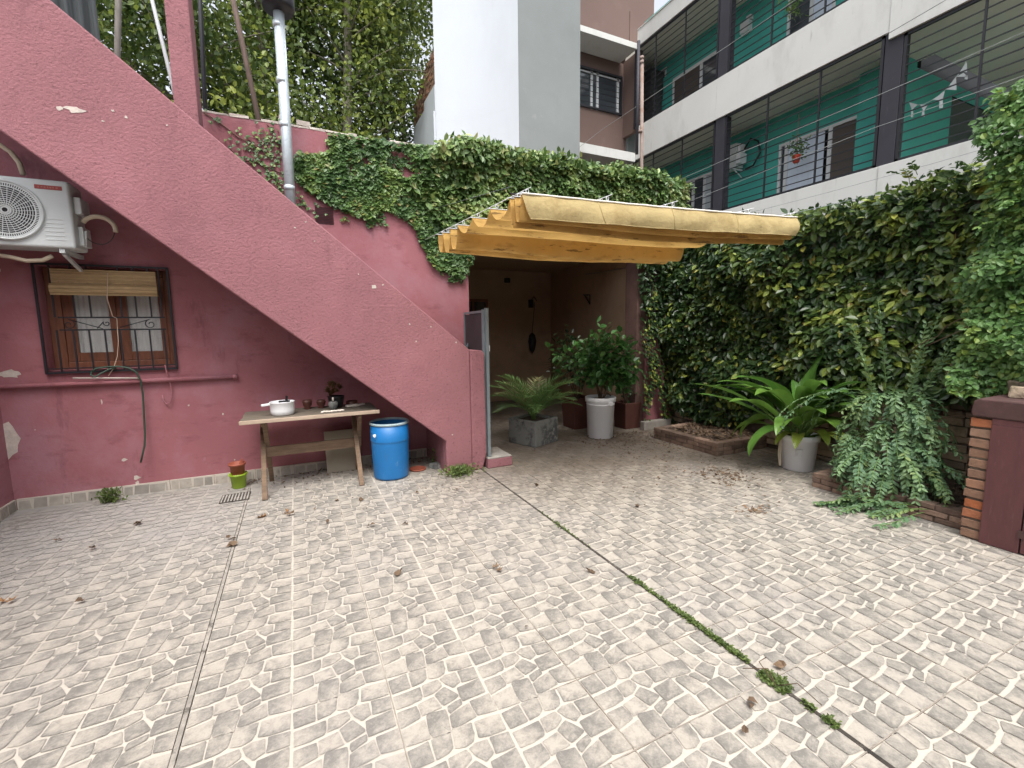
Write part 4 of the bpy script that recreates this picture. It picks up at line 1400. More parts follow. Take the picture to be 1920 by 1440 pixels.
# ================================================================== PATIO PLANTS
# cube planter with a small palm
cor = [G(1005, 840), G(1049, 826), G(968, 824)]
o_ = cor[0][:2]; e1 = cor[1][:2] - o_; e2 = cor[2][:2] - o_
ang = math.atan2(e1[1], e1[0])
side = .50
e1 = np.array([math.cos(ang), math.sin(ang)]) * side
e2 = np.array([-math.sin(ang), math.cos(ang)]) * side
pc = o_ + (e1 + e2) / 2
t = thing('cube_planter', 'mottled grey concrete cube planter on the patio floor', 'planter', (pc[0], pc[1], 0))
mb = MB()
q = [o_, o_ + e1, o_ + e1 + e2, o_ + e2]
hh = .36


def ins(p, d): return pc + (p - pc) * (1 - d)


vs_ = [(*p, 0) for p in q] + [(*p, hh) for p in q] + [(*ins(p, .14), hh) for p in q] + [(*ins(p, .14), hh - .04) for p in q]
fs_ = [(3, 2, 1, 0)] + [(i, (i + 1) % 4, (i + 1) % 4 + 4, i + 4) for i in range(4)] + [(i + 4, (i + 1) % 4 + 4, (i + 1) % 4 + 8, i + 8) for i in range(4)] + [(i + 8, (i + 1) % 4 + 8, (i + 1) % 4 + 12, i + 12) for i in range(4)] + [(12, 13, 14, 15)]
mb.add(vs_, fs_)
mb.build('planter_body', 'concrete', t, bevel=.012)
mb = MB(); mb.add([(*ins(p, .15), hh - .035) for p in q], [(0, 1, 2, 3)]); mb.build('soil', 'soil', t)


def palm(center, n, length, name, label, cat, mat, leaflen=.2, spread=1.0, nl=26, tilt=(0.25, 1.25), width=.014):
    ex = MB()
    P, D, N_, Ls, T_ = [], [], [], [], []
    for i in range(n):
        a = 2.4 * i + random.uniform(-.3, .3)
        el = tilt[1] - (tilt[1] - tilt[0]) * (i / n) + random.uniform(-.12, .12)
        Lf = length * random.uniform(.75, 1.1)
        p = np.array([center[0] + random.uniform(-.03, .03), center[1] + random.uniform(-.03, .03), center[2]])
        pts = [p.copy()]
        e = el
        ns = 14
        for k in range(ns):
            p = p + np.array([math.cos(a) * math.cos(e) * spread, math.sin(a) * math.cos(e) * spread, math.sin(e)]) * Lf / ns
            e -= 1.15 / ns * (1.1 if el > .8 else 1.4)
            pts.append(p.copy())
        ex.tube(pts, [.0055 * (1 - .8 * k / ns) for k in range(ns + 1)], 5)
        tl = random.uniform(.1, .75) if random.random() < .88 else .97
        for k in range(nl):
            f_ = .2 + .8 * k / (nl - 1)
            x = f_ * ns
            i0 = min(int(x), ns - 1)
            q_ = pts[i0] + (pts[i0 + 1] - pts[i0]) * (x - i0)
            tan = pts[i0 + 1] - pts[i0]; tan /= np.linalg.norm(tan)
            side_ = np.cross(tan, (0, 0, 1.0)); side_ /= max(1e-6, np.linalg.norm(side_))
            upv = np.cross(side_, tan)
            for s_ in (-1, 1):
                dd = tan * (.55 + .5 * f_) + side_ * s_ * (1.0 - .35 * f_) + upv * .22 + np.array([0, 0, -.12]) + rng.normal(0, .06, 3)
                P.append(q_); D.append(dd); N_.append(upv + side_ * s_ * -.35); Ls.append(leaflen * math.sin(math.pi * (.18 + .72 * f_)) * random.uniform(.85, 1.1)); T_.append(min(1, max(0, tl + random.uniform(-.12, .12))))
    o = leaves(name, P, D, N_, np.array(Ls), width, T_, mat, base=center, tpl='blade', extra=ex, emat='greenstem')
    return setp(o, label, cat)


palm((pc[0], pc[1], hh - .03), 30, .84, 'palm', 'small feathery palm growing in the grey cube planter', 'palm', 'palmleaf', leaflen=.27, width=.0145, tilt=(0.85, 1.52), nl=20)


def bush(center, height, radius, n, size, name, label, cat, mat, lo=.3, lobe=.6, stems=6, shape=None, stemmat='stem', seed=0, tpl='oval', tmax=.9):
    r_ = np.random.default_rng(seed + 100)
    ex = MB()
    ends = []
    for i in range(stems):
        a = 2 * math.pi * i / stems + r_.uniform(-.5, .5)
        p = np.array(center, float) + np.array([r_.uniform(-.04, .04), r_.uniform(-.04, .04), 0])
        el = r_.uniform(.75, 1.45)
        L_ = height * r_.uniform(.7, 1.05)
        pts = [p.copy()]
        for k in range(8):
            p = p + np.array([math.cos(a) * math.cos(el) * radius / height * 1.5, math.sin(a) * math.cos(el) * radius / height * 1.5, math.sin(el)]) * L_ / 8
            a += r_.normal(0, .15)
            el += r_.normal(0, .08)
            pts.append(p.copy())
            if k > 1: ends.append(p.copy())
            if k > 2:
                b = r_.uniform(0, 6.28)
                q_ = p + np.array([math.cos(b), math.sin(b), r_.uniform(0, .6)]) * radius * .38
                ex.tube([p, (p + q_) / 2 + r_.normal(0, .01, 3), q_], .0035, 4)
                ends += [q_, (p + q_) / 2]
        ex.tube(pts, [.011 * (1 - .8 * k / 8) for k in range(9)], 6)
    ends = np.array(ends)
    if shape is not None: ends = np.vstack([ends, np.array(shape)])
    idx = r_.integers(0, len(ends), n)
    P = ends[idx] + r_.normal(0, radius * .13, (n, 3))
    c = np.array(center, float) + (0, 0, height * .5)
    D = norm(P - c) * .7 + r_.normal(0, .6, (n, 3)) + (0, 0, -.25)
    N_ = r_.normal(0, .35, (n, 3)) + (0, 0, 1) + norm(P - c) * .3
    Ls = size * r_.uniform(.55, 1.2, n)
    T = r_.uniform(0, tmax, n)
    o = leaves(name, P, D, N_, Ls, Ls * lobe, T, mat, base=center, tpl=tpl, extra=ex, emat=stemmat)
    return setp(o, label, cat)


# white bucket with a leafy bush
bc = (4.03, 5.42, 0)
t = thing('white_bucket', 'tall white plastic bucket with a rim on the patio', 'bucket', bc)
mb = MB(); mb.lathe(bc, [(.175, 0), (.185, .006), (.205, .53), (.222, .535), (.226, .60), (.214, .606), (.205, .60), (.20, .56), (.001, .555)], 40); mb.build('bucket_body', 'whiteplastic', t)
mb = MB(); mb.lathe((bc[0], bc[1], .49), [(.2035, 0), (.208, .003), (.208, .018), (.2035, .02)], 40, cap=False); mb.box((bc[0] - .03, bc[1] - .235, .50), (bc[0] + .05, bc[1] - .195, .545)); mb.build('bucket_ring', 'whiteplastic', t)
mb = MB(); mb.lathe((bc[0], bc[1], .55), [(.001, .012), (.195, .012)], 30); mb.build('soil', 'soil', t)
sh = [np.array(bc) + (x, y, z) for x, y, z in [(-.75, .0, 1.32), (-.68, .05, 1.18), (-.55, 0, 1.1), (-.45, .1, 1.02), (-.35, 0, .95), (-.5, .1, 1.22), (.45, .05, .85), (.52, 0, .92), (.4, 0, .98), (.05, 0, 1.55), (.1, .05, 1.62), (0, -.05, 1.45), (.3, .1, 1.35), (.35, .1, 1.5)]]
bush((bc[0], bc[1], .56), .92, .50, 1050, .125, 'leafy_bush', 'bushy green plant with oval leaves growing in the tall white bucket', 'plant', 'bushleaf', lobe=.62, stems=9, shape=sh, seed=3)

for (cx_, cy_, w, h, lab) in ((4.12, 6.15, .40, .50, 'dark red rectangular planter box left of the tall white bucket'), (4.80, 5.75, .32, .42, 'dark red planter box half hidden right of the tall white bucket')):
    t = thing('planter_box', lab, 'planter', (cx_, cy_, 0))
    mb = MB()
    q = [np.array((cx_ - w / 2, cy_ - w / 2)), np.array((cx_ + w / 2, cy_ - w / 2)), np.array((cx_ + w / 2, cy_ + w / 2)), np.array((cx_ - w / 2, cy_ + w / 2))]
    cc = np.array((cx_, cy_))
    f1 = lambda p, s_: tuple(cc + (p - cc) * s_)
    vs_ = [(*f1(p, .85), 0) for p in q] + [(*f1(p, 1), h) for p in q] + [(*f1(p, .86), h) for p in q] + [(*f1(p, .84), h - .06) for p in q]
    mb.add(vs_, fs_); mb.build('planter_body', 'darkterra', t, bevel=.008)
    mb = MB(); mb.add([(*f1(p, .85), h - .05) for p in q], [(0, 1, 2, 3)]); mb.build('soil', 'soil', t)
palm((4.12, 6.15, .95), 11, .55, 'spiky_plant', 'dark spiky dracaena in the shade behind the bushy plant', 'plant', 'darkplant', leaflen=.34, nl=9, width=.02, tilt=(.3, 1.3))
bush((4.12, 6.15, .44), 1.1, .45, 260, .10, 'shaded_plant', 'dark leafy plant in the shade behind the bushy plant', 'plant', 'hedgeleaf', seed=9, tmax=.5)
bush((4.80, 5.75, .36), .55, .25, 110, .07, 'trailing_plant', 'sparse dark plant in the planter box right of the bucket', 'plant', 'hedgeleaf', seed=12, tmax=.5)

# ================================================================== RIGHT SIDE WALL, BEDS
XW = 5.62
sw = thing('garden_wall', 'rough garden wall of brick and stone under the creeper', 'wall', (XW, 3.5, 0))
mb = MB(); mb.box((XW, -3.0, 0), (XW + .3, YW - .002, 2.82)); mb.build('wall_core', 'mortar', sw)
mb = MB()


def courses(y0, y1, z0, z1, x, pat=None, bw=(.12, .34), bh=(.05, .10), skip=0.0):
    z = z0
    while z < z1:
        h = random.uniform(*bh)
        y = y0 - random.uniform(0, .1)
        while y < y1:
            w = random.uniform(*bw)
            if random.random() > skip:
                pr_ = random.uniform(.012, .055)
                mb.box((x - pr_, y + .008, z + .006), (x + .02, y + w - .006, z + h - .006), jit=.009)
            y += w
        z += h


courses(1.2, 3.7, 0, 1.15, XW, skip=.05)
courses(4.6, 5.6, 0, .75, XW, skip=.25)
mb.build('stone_course', 'stone', sw, bevel=.008)
# pink painted patch at the corner, above the stonework
mb = MB()
pk = [(a, b) for a, b in polyX([(1236, 790), (1240, 640), (1205, 635), (1196, 700), (1199, 795)], 5.605)]
mb.box((5.02, 5.575, 0), (5.58, 5.612, 1.62))
mb.build('painted_corner', 'pinkwall', sw, bevel=.01)
mb = MB(); mb.box((4.86, 5.40, 0), (5.42, 5.495, .14)); mb.build('corner_plinth', 'skirt', sw, bevel=.01)


def bed(name, x0, x1, y0, y1, h, label, sides):
    t = thing(name, label, 'planting bed', ((x0 + x1) / 2, (y0 + y1) / 2, 0))
    mb = MB()
    nz = 3
    ch_ = h / nz
    w = .105
    for k in range(nz):
        z0 = k * ch_ + .002
        off = .09 if k % 2 else 0
        y = y0 - off
        while y < y1:       # long side facing the yard
            ye = min(y + .19, y1)
            a = max(y, y0)
            if ye - a > .03: mb.box((x0 - random.uniform(0, .006), a + .004, z0), (x0 + w, ye - .004, z0 + ch_ - .006), jit=.004)
            y += .195
        for side_ in sides:
            yy = y0 if side_ == 'near' else y1 - w
            x = x0 + w + .004 - off * .5
            while x < x1:
                xe = min(x + .19, x1)
                a = max(x, x0 + w + .004)
                if xe - a > .03: mb.box((a + .004, yy - random.uniform(0, .005), z0), (xe - .004, yy + w, z0 + ch_ - .006), jit=.004)
                x += .195
    mb.build('brick_edge', 'bedbrick', t, bevel=.005)
    mb = MB()
    mb.box((x0 + .008, y0 + .008, 0), (x0 + w - .008, y1 - .008, h - .012)); mb.box((x0 + w, y0 + .008, 0), (x1, y0 + w - .008, h - .012))
    mb.build('mortar', 'mortar', t)
    nx, ny = 14, 18
    rows = [[(x0 + w + (x1 - x0 - w) * i / nx, y0 + w * .9 + (y1 - y0 - w) * j / ny, h * .55 + .09 * (i / nx) + .035 * noise.noise(Vector((i * .5, j * .5, 2.0)))) for i in range(nx + 1)] for j in range(ny + 1)]
    MB().grid(rows).build('soil', 'soil', t)
    return t


bed('planting_bed', 4.66, 5.60, 3.86, 4.98, .165, 'low brick edged bed of leaf litter in front of the dark creeper', ('near', 'far'))
bed('planting_bed', 4.60, 5.60, 1.52, 2.68, .15, 'low brick edged bed under the drooping blue green shrub', ('far',))


def litter(name, label, n, fx, fy, zf, size=(.03, .08), tint=(0, .6)):
    P = np.array([(fx(), fy(), 0) for _ in range(n)])
    for i in range(n): P[i, 2] = zf(P[i, 0], P[i, 1]) + random.uniform(.001, .012)
    D = rng.normal(0, 1, (n, 3)) * (1, 1, .25)
    N_ = rng.normal(0, .45, (n, 3)) + (0, 0, 1)
    o = leaves(name, P, D, N_, rng.uniform(*size, n), rng.uniform(*size, n) * .6, rng.uniform(*tint, n), 'dryleaf', base=(P[:, 0].mean(), P[:, 1].mean(), 0), tpl='maple', fold=1.5)
    return setp(o, label, 'leaf litter', kind='stuff')


litter('leaf_litter', 'brown dead leaves covering the soil of the brick bed below the creeper', 900, lambda: random.uniform(4.78, 5.6), lambda: random.uniform(3.97, 4.95), lambda x, y: .10 + .09 * (x - 4.75), (.03, .09), (0, .55))
litter('leaf_litter', 'dead leaves under the drooping shrub in the near brick bed', 260, lambda: random.uniform(4.72, 5.6), lambda: random.uniform(1.65, 2.65), lambda x, y: .10 + .09 * (x - 4.7), (.03, .07), (0, .6))
litter('leaf_litter', 'small brown leaf crumbs scattered on the tiles before the brick beds', 900, lambda: 4.75 - abs(random.gauss(0, .85)), lambda: random.gauss(4.5, .75), lambda x, y: 0, (.01, .04), (0, .5))
litter('leaf_litter', 'dead leaves blown against the house wall below the table', 200, lambda: random.uniform(-.7, 1.5), lambda: YW - .03 - abs(random.gauss(0, .16)), lambda x, y: 0, (.02, .06), (0, .6))
litter('leaf_litter', 'small brown leaf crumbs around the blue drum', 130, lambda: random.gauss(.9, .6), lambda: random.gauss(4.5, .35), lambda x, y: 0, (.008, .028), (0, .5))
litter('leaf_litter', 'trail of brown crumbs on the tiles left of the white tub', 170, lambda: random.gauss(4.1, .16), lambda: random.gauss(3.3, .16), lambda x, y: 0, (.015, .06), (0, .5))
litter('leaf_litter', 'brown leaf scraps gathered on the patio floor between the white bucket and the far bed', 420, lambda: random.uniform(3.6, 4.85), lambda: 5.45 - abs(random.gauss(0, .45)), lambda x, y: 0, (.012, .05), (0, .5))
litter('leaf_litter', 'little heap of dead leaves on the tiles before the near brick bed', 60, lambda: random.gauss(3.55, .10), lambda: random.gauss(2.52, .05), lambda x, y: 0, (.02, .05), (.2, .8))

# ------------------------------------------------------------------ white tub with the broad leaved plant
tc_ = np.array([5.06, 3.12, 0])
t = thing('white_tub', 'scuffed white plastic tub between the two brick beds', 'tub', tc_)
mb = MB(); mb.lathe(tc_, [(.150, 0), (.160, .006), (.185, .33), (.200, .335), (.205, .395), (.192, .40), (.184, .395), (.18, .35), (.001, .345)], 40); mb.build('tub_body', 'whiteplastic', t)
mb = MB(); mb.lathe((tc_[0], tc_[1], .35), [(.001, .012), (.175, .012)], 30); mb.build('soil', 'soil', t)
K['faintlabel'] = M('faded_tub_label', (0.50, 0.51, 0.50), 0.6, 0.1, 30)
mb = MB()
a0 = math.atan2(-tc_[1], -tc_[0]) + .1
rows = [[(tc_[0] + (.176 + .022 * (z - .18) / .15) * math.cos(a0 + s_), tc_[1] + (.176 + .022 * (z - .18) / .15) * math.sin(a0 + s_), z) for s_ in np.linspace(-.24, .12, 7)] for z in (.185, .26)]
mb.grid(rows); mb.build('label_patch', 'faintlabel', t, fix=False)


def blade(mb, base, az, el, length, width, bend=1.2, petiole=.3, tint=0.5, side=0.0, fold=.25, n=12):
    """broad lanceolate leaf: a petiole and a curved folded blade"""
    p = np.array(base, float)
    e, a = el, az
    pts = [p.copy()]
    ns = n + 5
    for k in range(ns):
        p = p + np.array([math.cos(a) * math.cos(e), math.sin(a) * math.cos(e), math.sin(e)]) * length / ns
        e -= bend / ns * (.4 + 1.2 * k / ns)
        a += side / ns
        pts.append(p.copy())
    k0 = int(petiole * ns)
    stem = pts[:k0 + 2]
    rows = []
    for k in range(k0, ns + 1):
        s_ = (k - k0) / (ns - k0)
        w = width * (math.sin(math.pi * min(1, s_ ** .75)) ** .8) if 0 < s_ < 1 else .001
        tan = pts[min(k + 1, ns)] - pts[max(k - 1, 0)]; tan /= np.linalg.norm(tan)
        sd_ = np.cross(tan, (0, 0, 1.0)); nn_ = np.linalg.norm(sd_)
        sd_ = sd_ / nn_ if nn_ > 1e-3 else np.array([1, 0, 0.])
        up_ = np.cross(sd_, tan)
        wav = .08 * math.sin(s_ * 9 + az * 3)
        rows.append([tuple(pts[k] - sd_ * w / 2 + up_ * w * (fold + wav)), tuple(pts[k] - sd_ * w / 4 + up_ * w * fold * .45), tuple(pts[k]), tuple(pts[k] + sd_ * w / 4 + up_ * w * fold * .45), tuple(pts[k] + sd_ * w / 2 + up_ * w * (fold - wav))])
    mb.grid(rows, 0, tint)
    mb.tube(stem, [.010 * (1 - .4 * i / len(stem)) for i in range(len(stem))], 6, 1)


# directions in the picture: right = VR-ish, left = opposite
rt = math.atan2(VR[1], VR[0])
lt = rt + math.pi
mb = MB()
b0 = (tc_[0], tc_[1], .35)
spec = [  # az, el, length, width, bend, petiole, tint
    (lt + .05, 1.0, 1.10, .11, 1.35, .42, .35), (lt - .15, .95, 1.08, .10, 1.35, .45, .30), (lt + .35, 1.15, .95, .13, 1.8, .40, .55), (lt + .2, 1.25, 1.0, .12, 1.7, .45, .2), (rt + .2, 1.35, 1.1, .13, .7, .45, .2), (rt - .1, 1.2, 1.1, .13, 1.0, .45, .3),
    (lt + .6, .9, .75, .12, 2.2, .35, .45), (lt - .1, .85, .70, .12, 2.9, .40, .60), (lt + .2, .6, .72, .11, 2.6, .35, .25), (lt - .5, .65, .62, .10, 2.4, .35, .7),
    (rt + .1, 1.15, .98, .14, .55, .42, .2), (rt - .15, 1.0, .92, .13, .9, .42, .35), (rt + .3, 1.3, .90, .13, .5, .45, .15), (rt + .0, 1.42, .95, .12, .35, .45, .10),
    (rt - .4, .9, .78, .13, 1.7, .40, .55), (rt - .2, .7, .70, .12, 2.0, .38, .75), (rt + .5, .8, .70, .12, 1.7, .38, .4),
    (lt + 1.2, 1.1, .72, .12, 1.7, .40, .45), (lt + 1.6, 1.0, .66, .11, 2.1, .40, .6), (lt + 2.0, 1.15, .72, .12, 1.7, .42, .35), (lt + .9, 1.25, .8, .12, 1.3, .42, .25),
    (lt + 1.4, .7, .48, .09, 2.0, .3, .85), (lt + 1.0, .6, .42, .08, 2.2, .3, .9), (lt + 1.9, .6, .42, .08, 2.3, .3, .95), (rt - .7, .6, .42, .08, 2.1, .3, .9), (lt + .5, .55, .40, .07, 2.0, .3, .9),
    (lt - 1.0, 1.1, .8, .12, 1.5, .42, .3), (rt + 1.0, 1.2, .85, .12, 1.3, .42, .3), (lt + .1, 1.25, .72, .11, .9, .45, .4), (rt - .1, 1.25, .7, .11, 1.4, .45, .45)]
for _ in range(12):
    spec.append((random.uniform(0, 6.28), random.uniform(1.0, 1.45), random.uniform(.65, 1.0), random.uniform(.09, .13), random.uniform(1.2, 2.2), .4, random.uniform(.1, .8)))
spec += [(lt - .1, .72, 1.20, .10, .75, .40, .3), (lt + .12, .62, 1.12, .10, .60, .40, .15), (lt + .3, .8, 1.0, .11, 1.1, .40, .5), (rt + .15, .95, 1.15, .13, .45, .42, .2), (rt - .05, .75, 1.05, .13, .9, .40, .45), (rt + .3, .62, .95, .12, 1.1, .38, .6)]
for az, el, ln, wd, bd, pt, tn in spec:
    p = (b0[0] + random.uniform(-.08, .08), b0[1] + random.uniform(-.08, .08), b0[2])
    blade(mb, p, az, el, ln * 1.17, wd * 1.55, bd * .92, pt * .8, tn, random.uniform(-.25, .25), fold=.16)
# dead drooping leaf at the tub's side
pl_ = mb.build('broad_leaved_plant', ['gingerleaf', 'greenstem'], None, base=b0, fix=False)
setp(pl_, 'broad leaved ginger plant spilling out of the white tub', 'plant')
mb = MB()
q = tc_ + np.array([math.cos(lt), math.sin(lt), 0]) * .20
rows = []
for k in range(9):
    s_ = k / 8
    c = np.array([q[0] - .03 - .03 * math.sin(s_ * 3), q[1] - .02, .40 - .36 * s_])
    w = .035 + .03 * math.sin(s_ * 3.1)
    rows.append([tuple(c + (-w / 2, -.01, 0)), tuple(c + (0, .01, 0)), tuple(c + (w / 2, -.01, 0))])
mb.grid(rows, 0, .9)
mb.build('withered_leaf', 'beige', t, fix=False)
mb = MB()
fp = np.array([tc_[0] - .16, tc_[1] - .1, .72])
for k in range(9): mb.lathe(fp + (random.uniform(-.02, .02), random.uniform(-.02, .02), k * .018), [(.001, 0), (.018, .01), (.014, .025), (.001, .03)], 7)
mb.tube([(tc_[0] - .05, tc_[1], .36), fp], .007, 6)
setp(mb.build('flower_spike', 'beige', None, base=fp), 'pale withered flower spike among the broad green leaves', 'flower')

# ------------------------------------------------------------------ drooping shrub


def spray(specs, name, label, cat, mat, leaf, base, lobe=.42, emat='greenstem', step=.028, tpl='oval', tr=(0, .8)):
    """arching branches (start, azimuth, elevation, length, bend) with leaf pairs along them"""
    ex = MB()
    P, D, N_, T_, Ls = [], [], [], [], []
    for (p0, az, el, ln, bend) in specs:
        p = np.array(p0, float); e = el; a = az
        ns = max(6, int(ln / step))
        tn = random.uniform(*tr)
        pts = [p.copy()]
        for k in range(ns):
            d = np.array([math.cos(a) * math.cos(e), math.sin(a) * math.cos(e), math.sin(e)])
            p = p + d * ln / ns
            if p[2] < .02: p[2] = .02 + random.random() * .02; e = max(e, -.05)
            e = max(-1.5, e - bend / ns)
            a += random.gauss(0, .04)
            pts.append(p.copy())
            if k > ns * .12:
                sd_ = np.cross(d, (0, 0, 1.0))
                if np.linalg.norm(sd_) < .1: sd_ = np.array([math.sin(a), -math.cos(a), 0])
                sd_ /= np.linalg.norm(sd_)
                for s_ in (-1, 1):
                    P.append(p.copy()); D.append(d * .75 + sd_ * s_ * .85 + (0, 0, -.15) + rng.normal(0, .24, 3))
                    N_.append(np.cross(sd_, d) + rng.normal(0, .4, 3) + (0, 0, .2)); Ls.append(leaf * random.uniform(.75, 1.15) * (1 - .35 * k / ns)); T_.append(min(1, max(0, tn + random.uniform(-.15, .15))))
        ex.tube(pts[::2] + [pts[-1]], .003, 4)
    Ls = np.array(Ls)
    o = leaves(name, P, D, N_, Ls, Ls * lobe, T_, mat, base=base, tpl=tpl, extra=ex, emat=emat)
    return setp(o, label, cat)


sp_ = []
c0 = np.array([4.98, 2.22, .2])
toc = math.atan2(-c0[1], -c0[0])
for i in range(80):   # strands hanging from a dome of foliage
    a = toc + random.uniform(-1.3, 1.1)
    zz = random.uniform(.30, .90)
    rr = .15 * math.sqrt(max(0, 1.05 - zz)) + .08
    p = c0 + np.array([math.cos(a) * rr, math.sin(a) * rr, zz - .15])
    sp_.append((p, a + random.uniform(-.5, .5), random.uniform(.1, 1.1), random.uniform(.26, .44), random.uniform(1.9, 3.0)))
for i in range(40):
    a = toc + random.uniform(-1.2, 1.0)
    p = c0 + np.array([math.cos(a) * .25, math.sin(a) * .25, random.uniform(.2, .45)])
    sp_.append((p, a, random.uniform(-.9, -.2), random.uniform(.3, .5), random.uniform(.3, 1.2)))
for i in range(14):   # skirts trailing on the tiles
    a = toc + random.uniform(-.5, 1.1)
    p = c0 + np.array([math.cos(a) * .30, math.sin(a) * .30, random.uniform(.05, .3)])
    sp_.append((p, a, random.uniform(-.2, .3), random.uniform(.3, .55), random.uniform(.8, 1.6)))
lf_ = math.atan2(-VR[1], -VR[0])
for i in range(16):   # a long low tongue of foliage to the left on the floor
    p = np.array([4.60 + random.uniform(-.15, .15), 1.98 + random.uniform(-.25, .22), .10])
    sp_.append((p, lf_ + random.uniform(-.35, .15), random.uniform(-.1, .2), random.uniform(.3, .56), random.uniform(.5, 1.2)))
up_ = []
for (dx, ln, el) in [(-.06, 1.20, 1.50), (.02, 1.28, 1.50), (.10, 1.08, 1.45), (.18, .95, 1.38), (-.01, 1.34, 1.55), (.14, 1.0, 1.5), (-.05, 1.1, 1.45), (.06, 1.15, 1.52), (.0, 1.0, 1.4), (.2, .8, 1.3)]:
    p = c0 + np.array([VR[0] * dx, VR[1] * dx, .1])
    up_.append((p, lf_ if dx < 0 else lf_ + math.pi, el - .06, ln * 1.15, random.uniform(.05, .4)))
for i in range(6):   # branches reaching left over the white tub
    p = c0 + np.array([-.02, .15, .55 + .04 * i])
    sp_.append((p, lf_ + random.uniform(-.75, -.25), random.uniform(.25, .6), random.uniform(.55, .95), random.uniform(1.2, 2.3)))
spray(sp_, 'drooping_shrub', 'drooping blue green shrub spilling over the brick bed onto the tiles', 'shrub', 'shrubleaf', .074, (c0[0], c0[1], 0), lobe=.50, step=.036)

spray(up_, 'upright_shoots', 'upright leafy shoots rising above the drooping shrub against the dark creeper', 'shrub', 'shrubleaf', .085, (c0[0] + .02, c0[1], 0), lobe=.42, step=.045, tr=(.2, .9))
# small weeds
for (px, py, n, r_, hh_, lab) in [(207, 942, 260, .085, .12, 'small round green weed against the skirting below the window'),
                                 (862, 890, 520, .17, .09, 'green weed clump growing at the foot of the pink newel post'),
                                 (824, 868, 240, .09, .18, 'taller ragged weed beside the broken grey tile at the stairs')]:
    c = G(px, py)
    P = c + rng.normal(0, 1, (n, 3)) * (r_ * .5, r_ * .35, 0)
    P[:, 2] = rng.random(n) * hh_
    D = rng.normal(0, .6, (n, 3)) + (0, 0, .8)
    o = leaves('weed', P, D, rng.normal(0, .5, (n, 3)) + (0, -.4, .6), .034, .018, rng.random(n), 'weed', base=c, tpl='oval')
    setp(o, lab, 'weed')
# loose weed stems at the near end of the mossy joint
ex = MB()
c = G(1455, 1290)
ex.tube([c + (0, 0, .01), c + (.05, -.06, .05), c + (.06, -.16, .02)], .002, 4)
ex.tube([c + (0, 0, .01), c + (.02, .1, .05), c + (.10, .12, .03)], .002, 4)
ex.tube([c + (0, 0, .01), c + (.03, .06, .04), c + (-.05, .13, .02)], .002, 4)
setp(ex.build('dry_stalks', 'stem', None, base=c), 'thin dry stalks sticking out of the biggest moss clump', 'stalks')

# dead leaves lying on the floor: each one by itself
places = [(8, 1135, .07, 1, 'orange'), (116, 1012, .055, .9, 'tan'), (175, 1030, .055, .3, 'brown'), (160, 1127, .05, .35, 'grey brown'), (268, 981, .075, .15, 'dark, long'),
          (488, 972, .085, .95, 'orange brown'), (540, 962, .06, .8, 'tan'), (548, 968, .055, .3, 'brown'), (445, 1022, .08, .45, 'large tan'), (430, 1015, .05, .3, 'thin brown'),
          (748, 1079, .065, .4, 'crumpled grey brown'), (928, 1068, .075, .55, 'curled tan'), (1104, 1076, .055, .15, 'dark brown'), (1402, 1316, .05, .2, 'small curled brown'),
          (1395, 1385, .04, .1, 'tiny dark'), (614, 981, .045, .2, 'small dark'), (693, 988, .05, .25, 'brown'), (757, 984, .05, .3, 'faded'), (676, 938, .06, .3, 'brown'),
          (855, 922, .045, .15, 'dark'), (779, 925, .04, .1, 'dark'), (1003, 912, .05, .3, 'brown'), (1196, 952, .05, .2, 'brown'), (1388, 1035, .035, .2, 'tiny brown'), (1466, 1255, .05, .5, 'pale twiggy'),
          (985, 1180, .025, .1, 'tiny black'), (633, 940, .05, .5, 'tan'), (590, 955, .04, .5, 'small tan')]
where = ['at the left edge of the floor', 'on the pale tiles below the window', 'on the pale tiles just right of the tan one', 'on the floor below the two near the left edge', 'in front of the round weed',
         'in front of the left table legs', 'in front of the table', 'just below the tan one before the table', 'lying on the left grey joint', 'beside the leaf on the left joint',
         'in the middle of the floor', 'right of the middle of the floor', 'left of the mossy joint', 'just below the biggest moss clump',
         'near the bottom of the picture left of the joint', 'on the tiles left of the drum front', 'before the drum on the tiles', 'on the tiles in front of the blue drum', 'between the table leg and the drum',
         'right of the drum base', 'close in front of the blue drum', 'near the start of the mossy joint', 'on the tiles in front of the far bed', 'right of the mossy joint', 'beside the biggest moss clump',
         'left of the dark joint near the middle', 'behind the orange leaf before the table', 'between the table legs on the tiles']
for (px, py, sz, tn, col_), wh in zip(places, where):
    c = G(px, py)
    a = random.uniform(0, 6.28)
    k = 2 if sz > .045 else 1
    sz *= .85
    P = [c + (random.uniform(-.35, .35) * sz, random.uniform(-.35, .35) * sz, .006 + random.random() * .016) for _ in range(k)]
    D = [(math.cos(a + j * 1.1), math.sin(a + j * 1.1), random.uniform(-.1, .45)) for j in range(k)]
    N_ = [(random.gauss(0, .5), random.gauss(0, .5), 1) for _ in range(k)]
    o = leaves('dry_leaf', P, D, N_, sz, sz * .7, np.clip(tn * .85 + rng.uniform(-.1, .1, k), 0, 1), 'dryleaf', base=c, tpl='maple' if tn > .5 else 'ivy', fold=3.0)
    setp(o, (col_.replace(',', '') + ' dead leaf ' + wh), 'dead leaf', 'dead leaves on the tiles')

